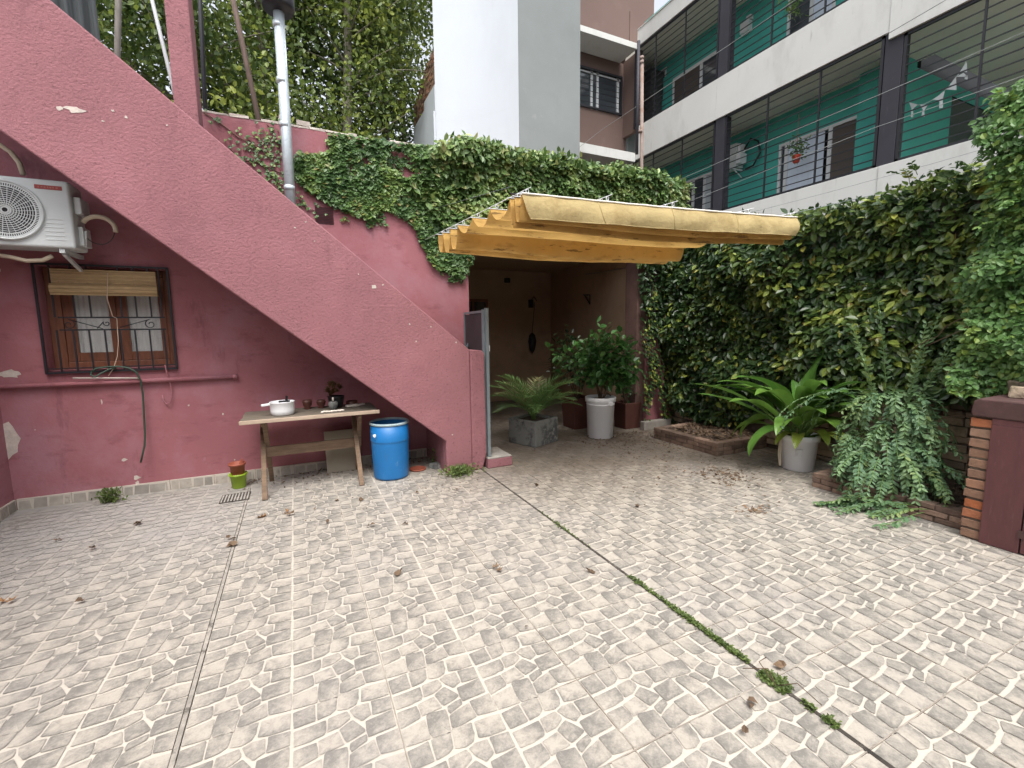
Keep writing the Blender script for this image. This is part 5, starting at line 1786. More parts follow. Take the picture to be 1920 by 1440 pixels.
# ================================================================== BRICK AND MAROON CABINET at the right edge
cb = thing('barbecue_cabinet', 'maroon cupboard with a brick side pillar at the right edge', 'cupboard', (4.95, .7, 0))
XC = 4.465
mb = MB()
zz = .012
tints_ = [.5, .45, .95, 1.0, .42, .85, .3, .5, .4, .45, .75, .97]
for k in range(12):
    h = .072
    mb.box((XC + random.uniform(0, .010), 1.395, zz), (XC + .50, 1.50 + random.uniform(-.004, .010), zz + h - .012), tint=tints_[k], jit=.003)
    zz += .0765
mb.build('brick_pillar', 'brick', cb, bevel=.0035)
mb = MB(); mb.box((XC + .015, 1.396, 0), (XC + .48, 1.492, .93)); mb.build('mortar', 'mortar', cb)
mb = MB()
mb.prism([(-.6, .93), (1.50, .93), (1.508, .96), (1.50, 1.04), (1.47, 1.062), (-.6, 1.062)], 0, XC - .02, XC + .98)
mb.build('top_slab', 'maroondark', cb, bevel=.01)
mb = MB(); mb.box((XC + .012, -.6, 0), (XC + .9, 1.394, .929)); mb.build('carcass', 'mesh', cb)
mb = MB()
mb.box((XC - .010, 1.19, .004), (XC + .011, 1.394, .885)).box((XC - .010, -.6, .886), (XC + .011, 1.394, .928))
mb.build('door_frame', 'maroon', cb, bevel=.003)
mb = MB()
mb.box((XC - .014, .55, .012), (XC + .010, 1.182, .83))
d_ = mb.build('door', 'maroon', cb, bevel=.004)
mb = MB()
for k in range(1): mb.box((XC - .019, 1.135, .70), (XC - .0145, 1.20, .755)); mb.box((XC - .019, 1.135, .12), (XC - .0145, 1.20, .175))
mb.build('hinge', 'maroondark', d_)
mb = MB()
for k, (yy, xx, w, h) in enumerate([(1.24, 4.66, .14, .075), (1.10, 4.70, .10, .11), (1.02, 4.60, .15, .07), (1.25, 4.80, .2, .12), (.8, 4.7, .25, .1)]):
    mb.box((xx, yy, 1.063), (xx + .12, yy + w, 1.063 + h), jit=.02)
    setp(mb.build('loose_stone', 'stone', None, base=(xx, yy, 1.06), bevel=.015), ['pale rounded stone on the near corner of the maroon cupboard top', 'taller stone on the maroon cupboard top by the vine', 'flat stone on the maroon cupboard top at the picture edge', 'stone behind the others on the cupboard top', 'far right stone on the maroon cupboard top'][k], 'stone')
    mb = MB()

# ================================================================== CREEPERS
YI = YW - .002
small = {'face': YI, 'pts': polyY([(556, 285), (575, 290), (618, 285), (612, 262), (628, 250), (700, 262), (760, 272), (800, 272), (860, 290), (900, 330), (900, 440), (868, 520), (845, 515), (815, 500), (800, 480), (778, 425), (745, 400),
                                 (715, 392), (690, 412), (655, 400), (600, 372), (570, 350), (554, 330)], YI)}
hole1 = polyY([(728, 282), (752, 282), (790, 315), (795, 335), (760, 335), (720, 312)], YI)
creeper('ivy', small, 1, -1, 10500, .054, .05, 'ivyleaf', 'flat dense ivy with small leaves on the upper pink wall by the flue', 'ivy', holes=[hole1], tpl='ivy', lobe=.85, bump=.03,
        gap=(2.2, -.42), droop=.9, yellow=.05, stems=0, seed=2.2)
edge = {'face': YI, 'pts': polyY([(540, 300), (560, 285), (720, 275), (800, 320), (800, 350), (880, 500), (878, 535), (835, 525), (770, 430), (740, 420), (690, 425), (640, 412), (580, 385), (540, 350)], YI)}
creeper('ivy', edge, 1, -1, 3000, .042, .02, 'ivyleaf', 'sparse ivy runners around the edge of the dense ivy patch', 'ivy', tpl='ivy', lobe=.85, bump=.01, gap=(3.5, .06), droop=.9, yellow=.10, stems=0, seed=6.2, tb=(0, .7))
# thin runners left of the flue
ex = MB(); P, D, N_, T_ = [], [], [], []
for run_ in ([(382, 212), (400, 222), (425, 240), (447, 258), (468, 268), (490, 282), (510, 292), (528, 296), (550, 300)], [(430, 278), (452, 300), (478, 305), (500, 312), (520, 322), (540, 330)],
             [(500, 318), (515, 335), (525, 350), (532, 368)], [(500, 232), (512, 245), (520, 265), (528, 290)], [(560, 372), (575, 392), (590, 395)], [(465, 262), (480, 272), (505, 268), (525, 262)]):
    pts = [PY(a, b, YI - .008) for a, b in run_]
    ex.tube(pts, .005, 5)
    for k in range(len(pts) - 1):
        dens = 4 if run_[0][0] == 382 and k < 4 else 13
        for _ in range(dens):
            f_ = random.random()
            sp = .03 if dens == 4 else .06
            P.append(pts[k] * (1 - f_) + pts[k + 1] * f_ + (random.gauss(0, sp), -random.random() * .02, random.gauss(0, sp)))
            D.append((random.gauss(0, .7), -.3, -.8 + random.gauss(0, .4))); N_.append((random.gauss(0, .3), -1, .4)); T_.append(random.uniform(0, .9))
o = leaves('ivy_runner', P, D, N_, .036, .03, T_, 'ivyleaf', base=PY(470, 280, YI), tpl='ivy', extra=ex)
setp(o, 'thin brown ivy runners crossing the pink wall left of the flue', 'ivy')

bushy = {'face': YI, 'pts': polyY([(790, 290), (820, 276), (860, 266), (900, 272), (930, 276), (960, 284), (1000, 284), (1040, 298), (1085, 305), (1120, 312), (1150, 308), (1180, 318), (1210, 326), (1235, 345), (1260, 350), (1278, 352),
                                  (1282, 400), (1282, 500), (1190, 500), (1190, 446), (880, 442), (845, 440), (815, 415), (790, 370), (760, 350), (770, 330), (800, 325)], YI)}
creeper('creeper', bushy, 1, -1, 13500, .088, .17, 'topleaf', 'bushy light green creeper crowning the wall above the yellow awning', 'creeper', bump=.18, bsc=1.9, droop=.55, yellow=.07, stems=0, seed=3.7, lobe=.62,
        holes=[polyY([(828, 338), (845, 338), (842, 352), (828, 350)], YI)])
# leaves standing up over the wall top
n = 2600
xs = rng.uniform(1.75, 5.75, n)
top = np.array([.10 + .12 * noise.noise(Vector((x * 1.3, 0, 4))) + .06 * noise.noise(Vector((x * 4, 0, 9))) for x in xs])
P = np.stack([xs, YI + rng.uniform(-.22, .22, n), ZT - .05 + rng.random(n) ** 1.5 * np.maximum(.05, top + .05)], 1)
D = np.stack([rng.normal(0, .7, n), rng.normal(-.2, .5, n), rng.normal(.35, .6, n)], 1)
o = leaves('creeper', P, D, rng.normal(0, .5, (n, 3)) + (0, -.4, .7), rng.uniform(.06, .10, n), rng.uniform(.035, .06, n), np.clip(rng.random(n) * .95, 0, 1), 'topleaf', base=(3.7, YI, ZT))
setp(o, 'leafy tips of the creeper standing up along the wall top', 'creeper')

XH = XW - .06
hedge = {'face': XH, 'pts': polyX([(1190, 430), (1276, 392), (1330, 398), (1400, 405), (1490, 408), (1540, 396), (1590, 382), (1640, 372), (1700, 356), (1760, 338), (1820, 326), (1870, 310), (1990, 240), (2150, 160), (2400, 200), (2400, 760), (1920, 745),
                                   (1830, 745), (1760, 742), (1650, 740), (1590, 745), (1520, 762), (1440, 775), (1380, 792), (1320, 785), (1290, 760), (1262, 735), (1240, 700), (1225, 650), (1196, 590)], XH)}
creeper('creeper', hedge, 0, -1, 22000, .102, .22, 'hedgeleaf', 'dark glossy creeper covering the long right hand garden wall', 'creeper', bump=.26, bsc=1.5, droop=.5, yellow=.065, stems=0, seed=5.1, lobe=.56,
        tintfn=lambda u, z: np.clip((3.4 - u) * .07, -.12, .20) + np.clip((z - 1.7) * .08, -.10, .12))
# top fringe
n = 3000
ys = rng.uniform(1.0, 5.5, n)
P = np.stack([XH + rng.uniform(-.30, .25, n), ys, np.zeros(n)], 1)
ztop = np.interp(ys, [1.0, 2.1, 2.8, 3.6, 4.6, 5.5], [3.0, 2.86, 2.80, 2.80, 2.95, 3.25])
P[:, 2] = ztop - .12 + .20 * rng.random(n) ** 1.4 * (1 + np.array([noise.noise(Vector((y * 2.5, 3, 1))) for y in ys]))
D = np.stack([rng.normal(-.3, .5, n), rng.normal(0, .7, n), rng.normal(.3, .5, n)], 1)
o = leaves('creeper', P, D, rng.normal(0, .45, (n, 3)) + (-.4, 0, .8), rng.uniform(.05, .095, n), rng.uniform(.03, .05, n), np.clip(rng.random(n) * .95, 0, .97), 'hedgeleaf', base=(XH, 3, 3))
setp(o, 'leafy fringe along the top of the dark right hand creeper', 'creeper')
pier = {'face': YW - .01, 'pts': polyY([(1190, 420), (1300, 400), (1310, 690), (1265, 690), (1240, 632), (1212, 628), (1200, 600), (1192, 520)], YW)}
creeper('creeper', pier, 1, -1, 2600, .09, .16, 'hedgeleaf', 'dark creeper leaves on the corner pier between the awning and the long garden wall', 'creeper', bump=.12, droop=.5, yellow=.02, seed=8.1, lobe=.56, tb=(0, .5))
# straggling stems around the corner pier
ex = MB(); P, D, N_, T_ = [], [], [], []
for _ in range(34):
    p = np.array([random.uniform(4.98, 5.5), 5.46, random.uniform(.5, 1.9)])
    if random.random() < .4: p = np.array([random.uniform(4.93, 5.06), 5.47, random.uniform(.6, 2.4)])
    pts = [p.copy()]
    for k in range(9):
        p = p + (random.gauss(0, .04), 0, -random.uniform(.02, .1))
        p[2] = max(p[2], .03)
        pts.append(p.copy())
        for _q in range(3):
            P.append(p + (random.gauss(0, .03), -random.random() * .05, random.gauss(0, .03))); D.append((random.gauss(0, .7), -.4, -.6)); N_.append((0, -1, .5)); T_.append(random.random() ** 1.5)
    ex.tube(pts, .004, 4)
o = leaves('creeper_tendrils', P, D, N_, .05, .034, T_, 'hedgeleaf', base=(5.2, 5.46, 0), tpl='ivy', extra=ex)
setp(o, 'brown straggling tendrils on the pink corner between patio and garden wall', 'creeper')

# light green vine over the cupboard, at the right edge
vp = {'face': 5.05, 'pts': polyX([(1858, 240), (1880, 190), (1925, 165), (1990, 130), (2100, 150), (2100, 725), (1930, 728), (1880, 735), (1836, 735), (1806, 705), (1815, 670), (1838, 620), (1825, 570), (1812, 530), (1852, 470), (1868, 400), (1885, 330), (1868, 280)], 5.05)}
creeper('vine', vp, 0, -1, 8200, .05, .30, 'vineleaf', 'light green round leaved vine above the maroon cupboard', 'vine', bump=.2, bsc=2.6, droop=.45, yellow=.06, stems=30, seed=9.3, lobe=.72)
spr = []
for i in range(22):
    p = PX(random.uniform(1870, 1935), random.uniform(180, 430), 4.95)
    spr.append((p, lf_ + random.uniform(-.5, .5), random.uniform(-.1, .7), random.uniform(.15, .38), random.uniform(.6, 1.8)))
spray(spr, 'vine_shoots', 'loose pale shoots at the top right reaching over the balcony', 'vine', 'vineleaf', .062, PX(1900, 300, 4.95), lobe=.55, step=.035, tr=(.3, 1))
spr = []
for i in range(10):
    p = PX(random.uniform(1640, 1860), random.uniform(320, 360), XH - .1)
    spr.append((p, lf_ + random.uniform(-1.2, .6), random.uniform(.4, 1.3), random.uniform(.1, .22), random.uniform(.3, 1.2)))
spray(spr, 'creeper_shoots', 'small loose shoots sticking up from the top of the dark creeper', 'creeper', 'hedgeleaf', .06, PX(1750, 330, XH), lobe=.55, step=.035, tr=(.3, .95))

# ================================================================== APARTMENT BUILDING
ap = thing('apartment_building', 'teal and white apartment building with long grilled balconies', 'apartment building', (10.3, 7, 0))
XF, XB, YE = 9.16, 10.35, 10.80
zb = {'low': (3.2, 4.28), 'mid': (6.39, 7.275), 'top': (9.40, 9.82)}
for k, (a, b) in zb.items():
    mb = MB()
    ys_ = [(-2.0, 4.60), (4.601, YE)]
    for (y0, y1) in ys_:
        aa = a - (.12 if (y0 < 0 and k == 'mid') else 0)
        xx = XF - (.012 if y0 < 0 else 0)
        mb.box((xx, y0, aa), (xx + .16, y1, b))
    mb.box((XF - .02, -2.0, b + .001), (XF + .18, YE, b + .02)) if k == 'top' else None
    mb.build('balcony_band', 'band', ap, bevel=.006)
    mb = MB(); mb.box((XF + .161, -2.0, a + .002), (17, 4.60, a + .2)); mb.box((XF + .161, 4.601, a + .0015), (XB + .3, YE + .7, a + .2))
    mb.build('balcony_slab', 'soffit', ap)
mb = MB(); mb.box((XF - .015, 3.5, 9.8405), (XF + .02, YE - .3, 9.865)); mb.build('roof_flashing', 'teal', ap)
# back wall of the balconies
K['teal_d'] = K['teal']
ops_u = [(9.0, 10.63, 6.5, 8.73), (10.90, 11.14, 8.94, 9.20), (6.2, 7.22, 6.5, 9.05), (2.2, 4.0, 7.2, 9.0)]
ops_m = [(9.03, 10.45, 3.4, 5.73), (5.56, 7.25, 3.4, 5.74)]
mb = MB()
wall_holes(mb, 0, 4.83, 11.5, 6.6, 9.401, XB, XB + .25, [h for h in ops_u if h[0] > 4.9])
wall_holes(mb, 0, 4.83, 11.5, 3.4, 6.391, XB, XB + .25, ops_m)
mb.box((XB - .22, 4.84, 3.4), (XB - .002, 5.53, 6.388))
mb.build('balcony_wall', 'teal', ap)
mb = MB()
wall_holes(mb, 1, 9.75, 17, 3.4, 6.27, 4.824, 4.829, [(11.96, 14.3, 3.4, 6.05)])
mb.box((16.5, -2, 3.4), (16.7, 4.82, 6.27)); mb.box((XB, -2, 6.6), (XB + .2, 4.82, 9.4))
mb.build('balcony_side_wall', 'teal', ap)
mb = MB(); mb.box((11.9, 4.84, 3.4), (14.4, 4.9, 6.1)); mb.build('dark_doorway', 'glass', ap)
mb = MB(); mb.box((9.43, 11.50, 6.6), (XB + .2, 11.6, 9.4)); mb.box((9.43, 11.50, 3.4), (XB + .2, 11.6, 6.39)); mb.build('balcony_end_wall', 'cement', ap)
mb = MB(); mb.box((XB - .5, 11.0, 8.35), (XB - .02, 11.45, 9.1)); mb.box((XB - .45, 10.95, 7.3), (XB - .1, 11.3, 8.34)); mb.build('cabinet_on_balcony', 'mesh', ap)


def sliding(y0, y1, z0, z1, leaves_, x=XB):
    """leaves_: list of (ya, yb, material); a white frame all round and a mullion between leaves"""
    mb = MB()
    f_ = .06
    mb.box((x - .012, y0, z1 - f_), (x + .07, y1, z1)); mb.box((x - .012, y0, z0), (x + .07, y0 + f_, z1 - f_)); mb.box((x - .012, y1 - f_, z0), (x + .07, y1, z1 - f_))
    for a, b, mt_ in leaves_[:-1]: mb.box((x - .010, b - .05, z0), (x + .069, b + .03, z1 - f_ - .001))
    w = mb.build('window', 'alum', ap)
    for a, b, mt_ in leaves_:
        q = MB(); q.box((x + .02 if mt_ != 'shutter' else x + .005, a, z0), (x + .03, b, z1 - f_)); q.build({'shutter': 'shutter', 'glass': 'pane', 'bluecurtain': 'curtain', 'paleglass': 'pane'}[mt_], mt_, w)
    return w


sliding(9.0, 10.63, 6.65, 8.73, [(9.05, 9.62, 'glass'), (9.70, 10.57, 'shutter')])
sliding(9.03, 10.45, 3.6, 5.73, [(9.09, 9.37, 'paleglass'), (9.40, 9.76, 'glass'), (9.86, 10.40, 'shutter')])
sliding(5.56, 7.25, 3.6, 5.74, [(5.60, 6.14, 'shutter'), (6.26, 7.08, 'bluecurtain'), (7.10, 7.2, 'glass')])
sliding(6.2, 7.22, 6.65, 9.05, [(6.26, 6.7, 'bluecurtain'), (6.75, 7.16, 'glass')])
sliding(10.90, 11.14, 8.94, 9.20, [(10.94, 11.10, 'glass')])
for (y0, y1) in ((7.79, 8.05), (4.40, 4.66), (1.0, 1.25)):
    mb = MB(); mb.box((XF + .03, y0, 3.6), (XF + .24, y1, 6.388)); mb.box((XF + .03, y0, 7.0), (XF + .24, y1, 9.398)); mb.build('column', 'post', ap, bevel=.008)
for (y0, y1, vs__) in ((8.06, 10.93, (9.08, 10.11)), (4.67, 7.78, (5.70, 6.75)), (1.26, 4.39, (2.4, 3.42))):
    for (z0, z1) in ((4.285, 6.385), (7.28, 9.395)):
        if y0 < 2 and z0 < 5: z1 = 6.265
        mb = MB()
        xg = XF + .05
        t_ = .045
        for z in (z0 + t_ / 2, z1 - t_ / 2): mb.beam((xg, y0, z), (xg, y1, z), t_, t_)
        for y in (y0 + t_ / 2, y1 - t_ / 2): mb.beam((xg, y, z0), (xg, y, z1), t_, t_)
        for y in vs__: mb.beam((xg, y, z0 + t_), (xg, y, z1 - t_), .028, .028)
        z = z0 + .15
        while z < z1 - .08:
            mb.beam((xg - .001, y0 + t_, z), (xg - .001, y1 - t_, z), .016, .016)
            z += .148
        mb.build('balcony_grille', 'dark', ap)
# brown wing
mb = MB()
wall_holes(mb, 1, 5.0, 9.42, 3.0, 9.36, 11.55, 11.8, [(7.5, 9.24, 7.90, 8.97)])
mb.box((5.0, 11.56, 9.5), (10.42, 11.85, 11.42)); mb.box((9.5, 11.54, 9.4), (10.75, 11.559, 10.85))
mb.box((9.3, 10.86, 7.28), (9.42, 11.549, 9.398))
mb.build('brown_wall', 'brown', ap)
for z0, z1 in ((9.345, 9.495), (6.34, 6.585)):
    mb = MB(); mb.box((5.0, YE, z0), (9.159, 11.548, z1)); mb.build('eave_slab', 'bandcream' if 'bandcream' in K else 'band', ap, bevel=.005)
mb = MB()
zA, zB = 7.90, 8.97
mb.box((7.5, 11.50, zB - .05), (9.24, 11.545, zB)); mb.box((7.5, 11.50, zA), (9.24, 11.545, zA + .05)); mb.box((9.19, 11.50, zA + .05), (9.24, 11.545, zB - .05))
for k in range(6): mb.beam((7.5, 11.52, zA + .16 + k * .15), (9.19, 11.52, zA + .16 + k * .15), .012, .012)
wv = mb.build('window', 'dark', ap)
mb = MB(); mb.box((7.5, 11.62, zA), (9.24, 11.64, zB)); mb.build('pane', 'glass', wv)
mb = MB()
for px in (1107, 1118, 1156):
    a, b = PY(px, 200, 11.58)[0], PY(px + 4, 200, 11.58)[0]
    mb.box((a, 11.575, zA), (b, 11.61, zB))
mb.box((7.5, 11.575, zB - .10), (9.24, 11.605, zB - .06))
mb.build('window_frame', 'alum', wv)
mb = MB(); mb.box((11.0, 4.95, 3.4), (16.9, 11, 9.4)); mb.box((10.62, 5, 0), (16.9, 11.5, 9.6)); mb.box((XF + .3, -2, 0), (17, 11, 3.199)); mb.build('building_core', 'mesh', ap)

# things on the balconies
t = thing('balcony_air_conditioner', 'white air conditioner unit on the teal wall of the lower balcony', 'air conditioner', (10.2, 8.4, 5.8))
mb = MB(); mb.box((10.02, 8.13, 5.50), (10.30, 8.78, 6.06)); mb.build('casing', 'acwhite', t, bevel=.02)
mb = MB(); mb.box((10.02, 8.02, 5.56), (10.26, 8.129, 5.80)); mb.box((10.05, 8.05, 5.83), (10.24, 8.128, 6.02)); mb.build('valve_cover', 'whiteplastic', t, bevel=.01)
mb = MB(); mb.tube([(10.2, 8.05, 5.9), (10.22, 7.9, 6.1), (10.25, 7.72, 5.98), (10.25, 7.66, 5.7), (10.22, 7.8, 5.45), (10.2, 8.0, 5.42)], .022, 8); mb.build('hose', 'black', t)
mb = MB(); mb.beam((10.02, 8.2, 5.47), (10.349, 8.2, 5.47), .03, .03); mb.beam((10.02, 8.7, 5.47), (10.349, 8.7, 5.47), .03, .03); mb.beam((10.05, 8.2, 5.455), (10.34, 8.2, 5.3), .02, .02); mb.build('bracket', 'alum', t)
p = (10.3, 8.18, 8.72)
mb = MB(); mb.box((10.20, 8.10, 8.62), (10.349, 8.33, 8.86)); mb.box((10.24, 8.08, 8.87), (10.349, 8.2, 8.97))
setp(mb.build('wall_box', 'alum', None, base=p, bevel=.01), 'white box on the teal wall of the upper balcony', 'box')
hp_ = PX(1493, 297, 9.9)
t = thing('hanging_pot', 'small bright red pot hanging behind the lower balcony grille', 'flower pot', hp_)
mb = MB(); mb.lathe(hp_ + (0, 0, -.09), [(.05, 0), (.06, .01), (.075, .1), (.085, .13), (.085, .15), (.07, .15)], 16); mb.tube([hp_ + (0, 0, .05), hp_ + (0, 0, .9)], .004, 4); mb.build('pot_body', 'redpot', t)
n = 130
P = hp_ + (0, 0, .2) + rng.normal(0, .11, (n, 3)); 
leaves('pot_plant', P, rng.normal(0, 1, (n, 3)), rng.normal(0, 1, (n, 3)), .09, .03, rng.random(n), 'vineleaf', parent=t, tpl='lance')
hp2 = PX(1490, 2, 9.9)
n = 110
P = hp2 + rng.normal(0, .13, (n, 3))
setp(leaves('hanging_plant', P, rng.normal(0, 1, (n, 3)) + (0, 0, -.6), rng.normal(0, 1, (n, 3)), .11, .03, .6 + .4 * rng.random(n), 'vineleaf', base=hp2, tpl='lance'), 'yellowish hanging plant at the top edge of the upper balcony', 'plant')
# bunting
def q4(x, y): return (1640 + x / 4.8, y / 4.8)


t = thing('bunting', 'string of small white cloth triangles hanging inside the lower balcony', 'bunting', PX(*q4(600, 800), 9.7))
line_ = [(300, 910), (345, 945), (400, 945), (450, 935), (510, 905), (580, 860), (640, 805), (700, 740), (760, 660), (800, 600), (840, 520)]
tri = [[(310, 920), (385, 940), (335, 990)], [(410, 945), (480, 940), (440, 1000)], [(520, 900), (630, 820), (610, 900)], [(640, 805), (735, 745), (735, 810)], [(670, 770), (730, 690), (735, 760)], [(735, 690), (800, 655), (835, 690)], [(770, 640), (830, 560), (830, 650)],
       [(330, 985), (345, 985), (345, 1055), (325, 1055)], [(430, 995), (445, 995), (450, 1050), (420, 1050)], [(585, 895), (612, 895), (612, 970), (580, 975)], [(815, 680), (835, 680), (835, 715), (808, 712)]]
mb = MB(); mb.tube([PX(*q4(a, b), 9.7) for a, b in line_], .004, 4); mb.build('string', 'cloth', t)
for k, tr_ in enumerate(tri):
    mb = MB()
    a = [PX(*q4(x, y), 9.69) for x, y in tr_]
    b = [q + np.array([.006, 0, 0]) for q in a]
    n_ = len(a)
    mb.add(a + b, [tuple(range(n_)), tuple(range(2 * n_ - 1, n_ - 1, -1))] + [(i, i + n_, (i + 1) % n_ + n_, (i + 1) % n_) for i in range(n_)])
    mb.build('flag', 'cloth', t)

# ================================================================== WHITE TOWER AND BRICK WALL BEHIND
ZB = 3.06
tw = thing('tower', 'tall white and grey blank walled building behind the creeper', 'building', (4.5, 9.6, 0))
pA, pC = np.array([4.528, 9.0]), np.array([3.171, 10.427])
pts = []
nrm_ = np.array([(pC - pA)[1], -(pC - pA)[0]]); nrm_ /= np.linalg.norm(nrm_)
for k in range(17):
    s_ = k / 16
    p = pA + (pC - pA) * s_ + nrm_ * (.13 * math.sin(math.pi * s_))
    pts.append(p)
H = 13.0
rows = [[(p[0], p[1], z) for p in pts] for z in np.linspace(ZB, H, 40)]
mb = MB().grid(rows, smooth=True)
tp = mb.build('white_wall', 'whitewall', tw, fix=False)
mb = MB()
mb.add([(4.5295, 9.0, ZB), (6.05, 9.0, ZB), (6.05, 9.0, H), (4.5295, 9.0, H), (6.05, 11.4, ZB), (6.05, 11.4, H)], [(0, 1, 2, 3), (1, 4, 5, 2)])
mb.box((4.5285, 8.996, ZB), (4.545, 8.9995, H))
mb.build('grey_wall', 'cement', tw, fix=False)
mb = MB(); mb.add([(pC[0], pC[1], ZB), (pC[0] + .4, 11.4, ZB), (pC[0] + .4, 11.4, H), (pC[0], pC[1], H)], [(0, 1, 2, 3)]); mb.build('side_wall', 'cement', tw, fix=False)
mb = MB()
K['crack'] = M('hairline_crack', (0.50, 0.54, 0.58), 0.9, 0.1, 10)
for z in (6.25, 5.52):
    rows_ = [(p[0] + nrm_[0] * .001, p[1] + nrm_[1] * .001, z + .012 * math.sin(i * 1.3) + .006 * math.sin(i * 3.1)) for i, p in enumerate(pts)]
    mb.tube(rows_[2:], .0022, 4)
mb.build('crack', 'crack', tw)
br = thing('brick_wall', 'ragged brown brick wall with a patch of white render beside the white tower', 'wall', (3.16, 11, 0))
xk = 3.14
yk0, yk1 = 10.44, 12.6
yfar = PX(775, 275, xk)[1]
zl_ = PX(816, 205, xk)[2]
mb = MB(); mb.box((xk - .02, yk0, 0), (xk + .20, yfar, zl_)); mb.build('white_base', 'whitewall', br)
mb = MB()
ym = yk0 + (yfar - yk0) * .45
mb.box((xk + .02, yk0, zl_ + .001), (xk + .2, ym, zl_ + .55)); mb.box((xk + .021, ym + .001, zl_ + .001), (xk + .2, yfar, zl_ + .38)); mb.build('render_patch', 'whitewall', br)
mb = MB()
y = yk0
z_t = zl_ + 1.25
while y < yfar:
    h = z_t - (y - yk0) * .15 + random.uniform(-.12, .08)
    z = zl_ + .30
    while z < h:
        mb.box((xk + .035 + random.uniform(0, .02), y, z), (xk + .2, y + .17, z + .055), jit=.004); z += .07
    y += .18
mb.build('brickwork', 'brick', br)

# ================================================================== POLES, SHADE CLOTH, WIRES
def pole(name, a, b, r, mat, label, y, down=3.0, up=.9, cat='pole'):
    A_, B_ = PY(*a, y), PY(*b, y)
    d = (A_ - B_); 
    A2 = A_ + d / d[2] * up
    B2 = B_ - d / d[2] * (B_[2] - down)
    mb = MB(); mb.tube([B2, A_, A2], r, 8)
    setp(mb.build(name, mat, None, base=B2), label, cat)


pole('wooden_pole', (222, 0), (220, 110), .028, 'polegrey', 'straight grey wooden pole beside the dark shade cloth', 6.2, 2.9)
pole('metal_rod', (285, 0), (325, 165), .018, 'alum', 'thin whitish rod leaning behind the pink pillar', 6.2, 2.9)
pole('metal_post', (375, 0), (385, 205), .022, 'dark', 'black post just right of the pink pillar', 6.2, 2.9)
pole('wooden_pole', (437, 0), (485, 225), .028, 'polebrown', 'brown wooden pole leaning left between pillar and flue', 6.2, 2.9)
mb = MB()
rows = []
for z in np.linspace(2.95, 6.0, 10):
    rows.append([(-2.05 + .5 * i / 24, 6.15 + .035 * math.sin(i * 1.3) + .02 * math.sin(i * .45 + z), z) for i in range(25)])
mb.grid(rows)
setp(mb.build('shade_cloth', 'darkcloth', None, base=(-1.8, 6.2, 2.95), fix=False), 'hanging dark grey shade cloth at the top left corner', 'cloth')
pr_ = PY(1203, 325, 6.5)
t = thing('roof_mast', 'rusty whitish mast standing behind the creeper before the apartments', 'mast', (pr_[0], 6.5, 3.05))
a, b = PY(1203, 105, 6.5), PY(1203, 330, 6.5)
mb = MB(); mb.tube([(b[0], 6.5, 3.05), b, (a[0] + .01, 6.5, a[2])], .030, 10)
for z in (4.95, a[2] - .05, a[2] - .12): mb.tube([(a[0] + .005, 6.5, z), (a[0] + .005, 6.5, z + .04)], .038, 10)
mb.build('mast_tube', 'oldpole', t)
a2 = PY(1198, 77, 6.53)
mb = MB(); mb.tube([(a2[0], 6.53, 4.6), (a2[0] - .005, 6.53, a2[2])], .026, 8); mb.build('dark_rod', 'post', t)


def wire(pxs, label, r=.006, sag=.03):
    pts = [np.array(_on(a, b, 0, x)) for (a, b, x) in pxs]
    out = []
    for i in range(len(pts) - 1):
        for k in range(8):
            s_ = k / 8
            out.append(pts[i] * (1 - s_) + pts[i + 1] * s_)
    out.append(pts[-1])
    for k, p in enumerate(out):
        s_ = k / (len(out) - 1); p[2] -= 4 * s_ * (1 - s_) * sag
    mb = MB(); mb.tube(out, r, 5)
    setp(mb.build('overhead_wire', 'wirem', None, base=out[0]), label, 'wire', 'wires in front of the apartments')


K['wirem'] = M('pale_grey_wire', (0.30, 0.32, 0.32), 0.6, 0.1, 10)
wire([(1085, 395, 6.2), (1250, 345, 6.4), (1400, 278, 6.6), (1640, 178, 7.0), (1960, 43, 7.3)], 'highest pale wire crossing the lower balcony above the red hanging pot', .004)
wire([(1276, 383, 6.3), (1338, 357, 6.4), (1480, 298, 6.6), (1640, 236, 6.9), (1960, 128, 7.2)], 'second pale wire crossing the lower balcony at pot height', .0035)
wire([(1400, 400, 6.5), (1640, 332, 6.9), (1960, 245, 7.2)], 'lowest thin wire running along the white band above the hedge', .003)
wire([(1055, 300, 5.9), (1130, 240, 6.2), (1250, 158, 6.5), (1362, 85, 6.9), (1520, -20, 7.2)], 'thin wire rising from the creeper past the grey tower to the upper balcony', .004)
wire([(1660, 66, 9.0), (1780, -4, 9.0)], 'thin cable lying on the white band above the right post', .006, 0)

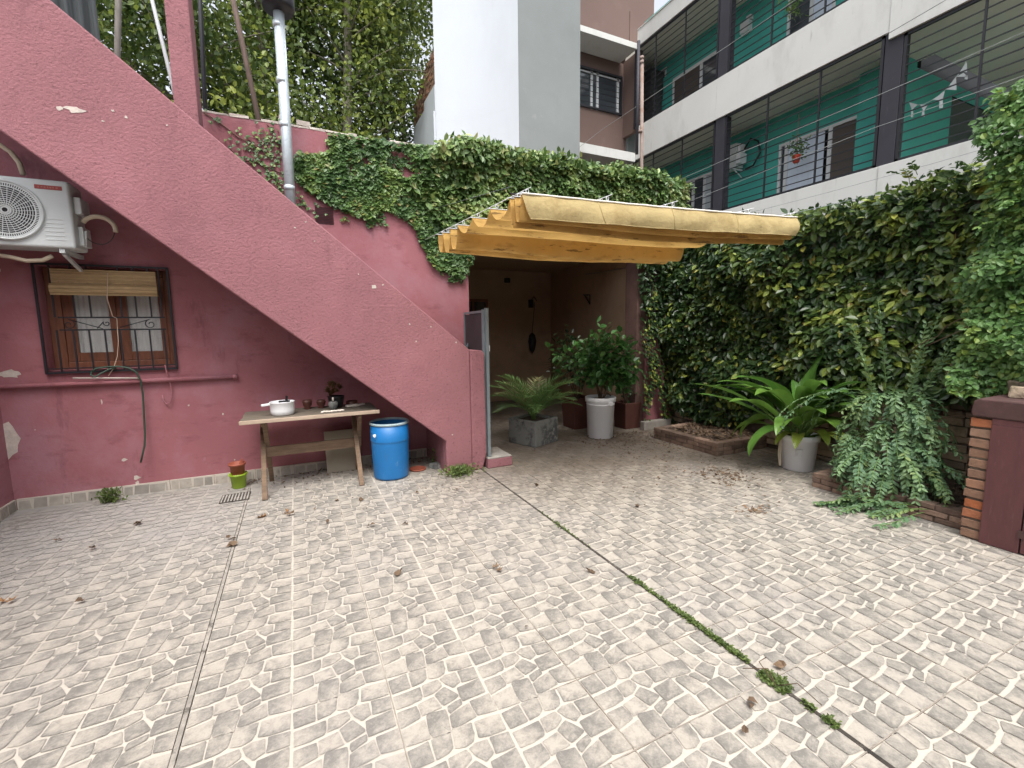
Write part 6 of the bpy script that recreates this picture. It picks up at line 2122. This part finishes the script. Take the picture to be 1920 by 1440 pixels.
# ================================================================== TREES BEHIND
def tree(cx_, cy_, h, r_, n, label, seed, zlo=3.5, leaf=.13, lean=(0, 0), kind=0):
    rg = np.random.default_rng(seed)
    t = thing('tree', label, 'tree', (cx_, cy_, 0), 'tall trees behind the pink house')
    mb = MB()
    pts, rs = [], []
    for k in range(12):
        f_ = k / 11
        pts.append((cx_ + lean[0] * f_ + .12 * math.sin(f_ * 5 + seed), cy_ + lean[1] * f_ + .1 * math.cos(f_ * 4 + seed), h * f_)); rs.append(.15 * (1 - .8 * f_) + .015)
    mb.tube(pts, rs, 9)
    ends = []
    for i in range(34):
        f_ = rg.uniform(.28, .98)
        k = min(int(f_ * 11), 10)
        p = np.array(pts[k]) + (np.array(pts[k + 1]) - np.array(pts[k])) * (f_ * 11 - k)
        a = 2.4 * i + rg.uniform(-.4, .4)
        el = rg.uniform(.25, 1.0)
        L_ = r_ * (1.15 - .55 * f_) * rg.uniform(.7, 1.2)
        bp_ = [p.copy()]
        for q in range(6):
            p = p + np.array([math.cos(a) * math.cos(el), math.sin(a) * math.cos(el), math.sin(el)]) * L_ / 6
            el -= .08; a += rg.normal(0, .12)
            bp_.append(p.copy())
            if q > 0: ends.append(p.copy())
        mb.tube(bp_, [max(.006, .045 * (1 - f_ * .6) * (1 - q / 6.5)) for q in range(7)], 5)
    mb.build('trunk', 'bark', t)
    ends = np.array([e for e in ends if e[2] > zlo])
    cl = []
    for e in ends:
        for _ in range(4): cl.append(e + rg.normal(0, r_ * .16, 3))
    cl = np.array(cl)
    wgt = rg.random(len(cl)) ** .8; wgt /= wgt.sum()
    idx = rg.choice(len(cl), n, p=wgt)
    P = cl[idx] + rg.normal(0, 1, (n, 3)) * (.26, .26, .20)
    P = P[(P[:, 2] > zlo) & ((P[:, 1] > 10.95) | (P[:, 0] < 2.3)) & (P[:, 1] > 8.4)]
    n = len(P)
    tn = np.clip(.30 + rg.normal(0, .20, n) + .8 * fnoise(P, .7, seed), 0, 1)
    D = rg.normal(0, .8, (n, 3)) + (0, 0, -.5)
    N_ = rg.normal(0, .6, (n, 3)) + (0, -.2, .8)
    Ls = leaf * rg.uniform(.6, 1.15, n)
    o = leaves('crown', P, D, N_, Ls, Ls * .72, tn, 'treeleaf', parent=t, tpl='oval' if kind == 0 else 'lance')
    return t


tree(-3.9, 10.8, 12, 2.5, 11000, 'leafy tree at the far left behind the shade cloth and grey pole', 1, leaf=.12)
tree(-1.7, 11.5, 13, 2.6, 16000, 'leafy tree seen between the grey pole and the pink pillar', 2, leaf=.12, lean=(.5, 0))
tree(.1, 12.5, 14, 2.7, 17000, 'yellowish green tree between the pink pillar and the flue', 3, leaf=.13, lean=(-.5, 0))
tree(1.3, 11.8, 13, 2.2, 13000, 'tree with pale upright trunk just right of the flue', 4, leaf=.12, lean=(.25, 0))
tree(2.6, 13.8, 14, 2.7, 15000, 'darker tree reaching down to the brick wall by the white tower', 5, leaf=.13)
tree(-.6, 15.5, 15, 3.2, 6000, 'farthest tree filling the gaps behind the pillar', 6, leaf=.15)
tree(3.9, 16.5, 14, 3.0, 9000, 'farthest tree on the right half hidden by the white tower', 7, leaf=.15)
tree(-4.5, 15.0, 14, 3.0, 7000, 'farthest tree on the left behind the shade cloth', 8, leaf=.15)
n = 9000
P = np.stack([rng.uniform(-7, 5.2, n), rng.uniform(12.0, 13.5, n), 3.0 + 3.4 * rng.random(n) ** 1.2], 1)
tn = np.clip(.25 + .7 * fnoise(P, .6, 3.3) + rng.normal(0, .15, n), 0, 1)
o = leaves('thicket', P, rng.normal(0, .8, (n, 3)) + (0, 0, -.4), rng.normal(0, .5, (n, 3)) + (0, -.3, .8), .15, .08, tn, 'treeleaf', base=(-1, 12.7, 3))
setp(o, 'low mass of foliage filling the gap above the pink wall', 'foliage', kind='stuff')

# ------------------------------------------------------------------ unseen house behind the photographer, added to cut low-angle light
K['blocker'] = M('blocker_house_plaster', (0.42, 0.37, 0.31), 0.9, 0.08, 1.0)
nb_ = thing('unseen_blocker_house', 'unseen plain plastered house added behind the photographer to block low light', 'house', (1.5, -5.2, 0))
mb = MB(); mb.box((-5, -5.6, 0), (12, -5.0, 5.6)); mb.build('wall', 'blocker', nb_)
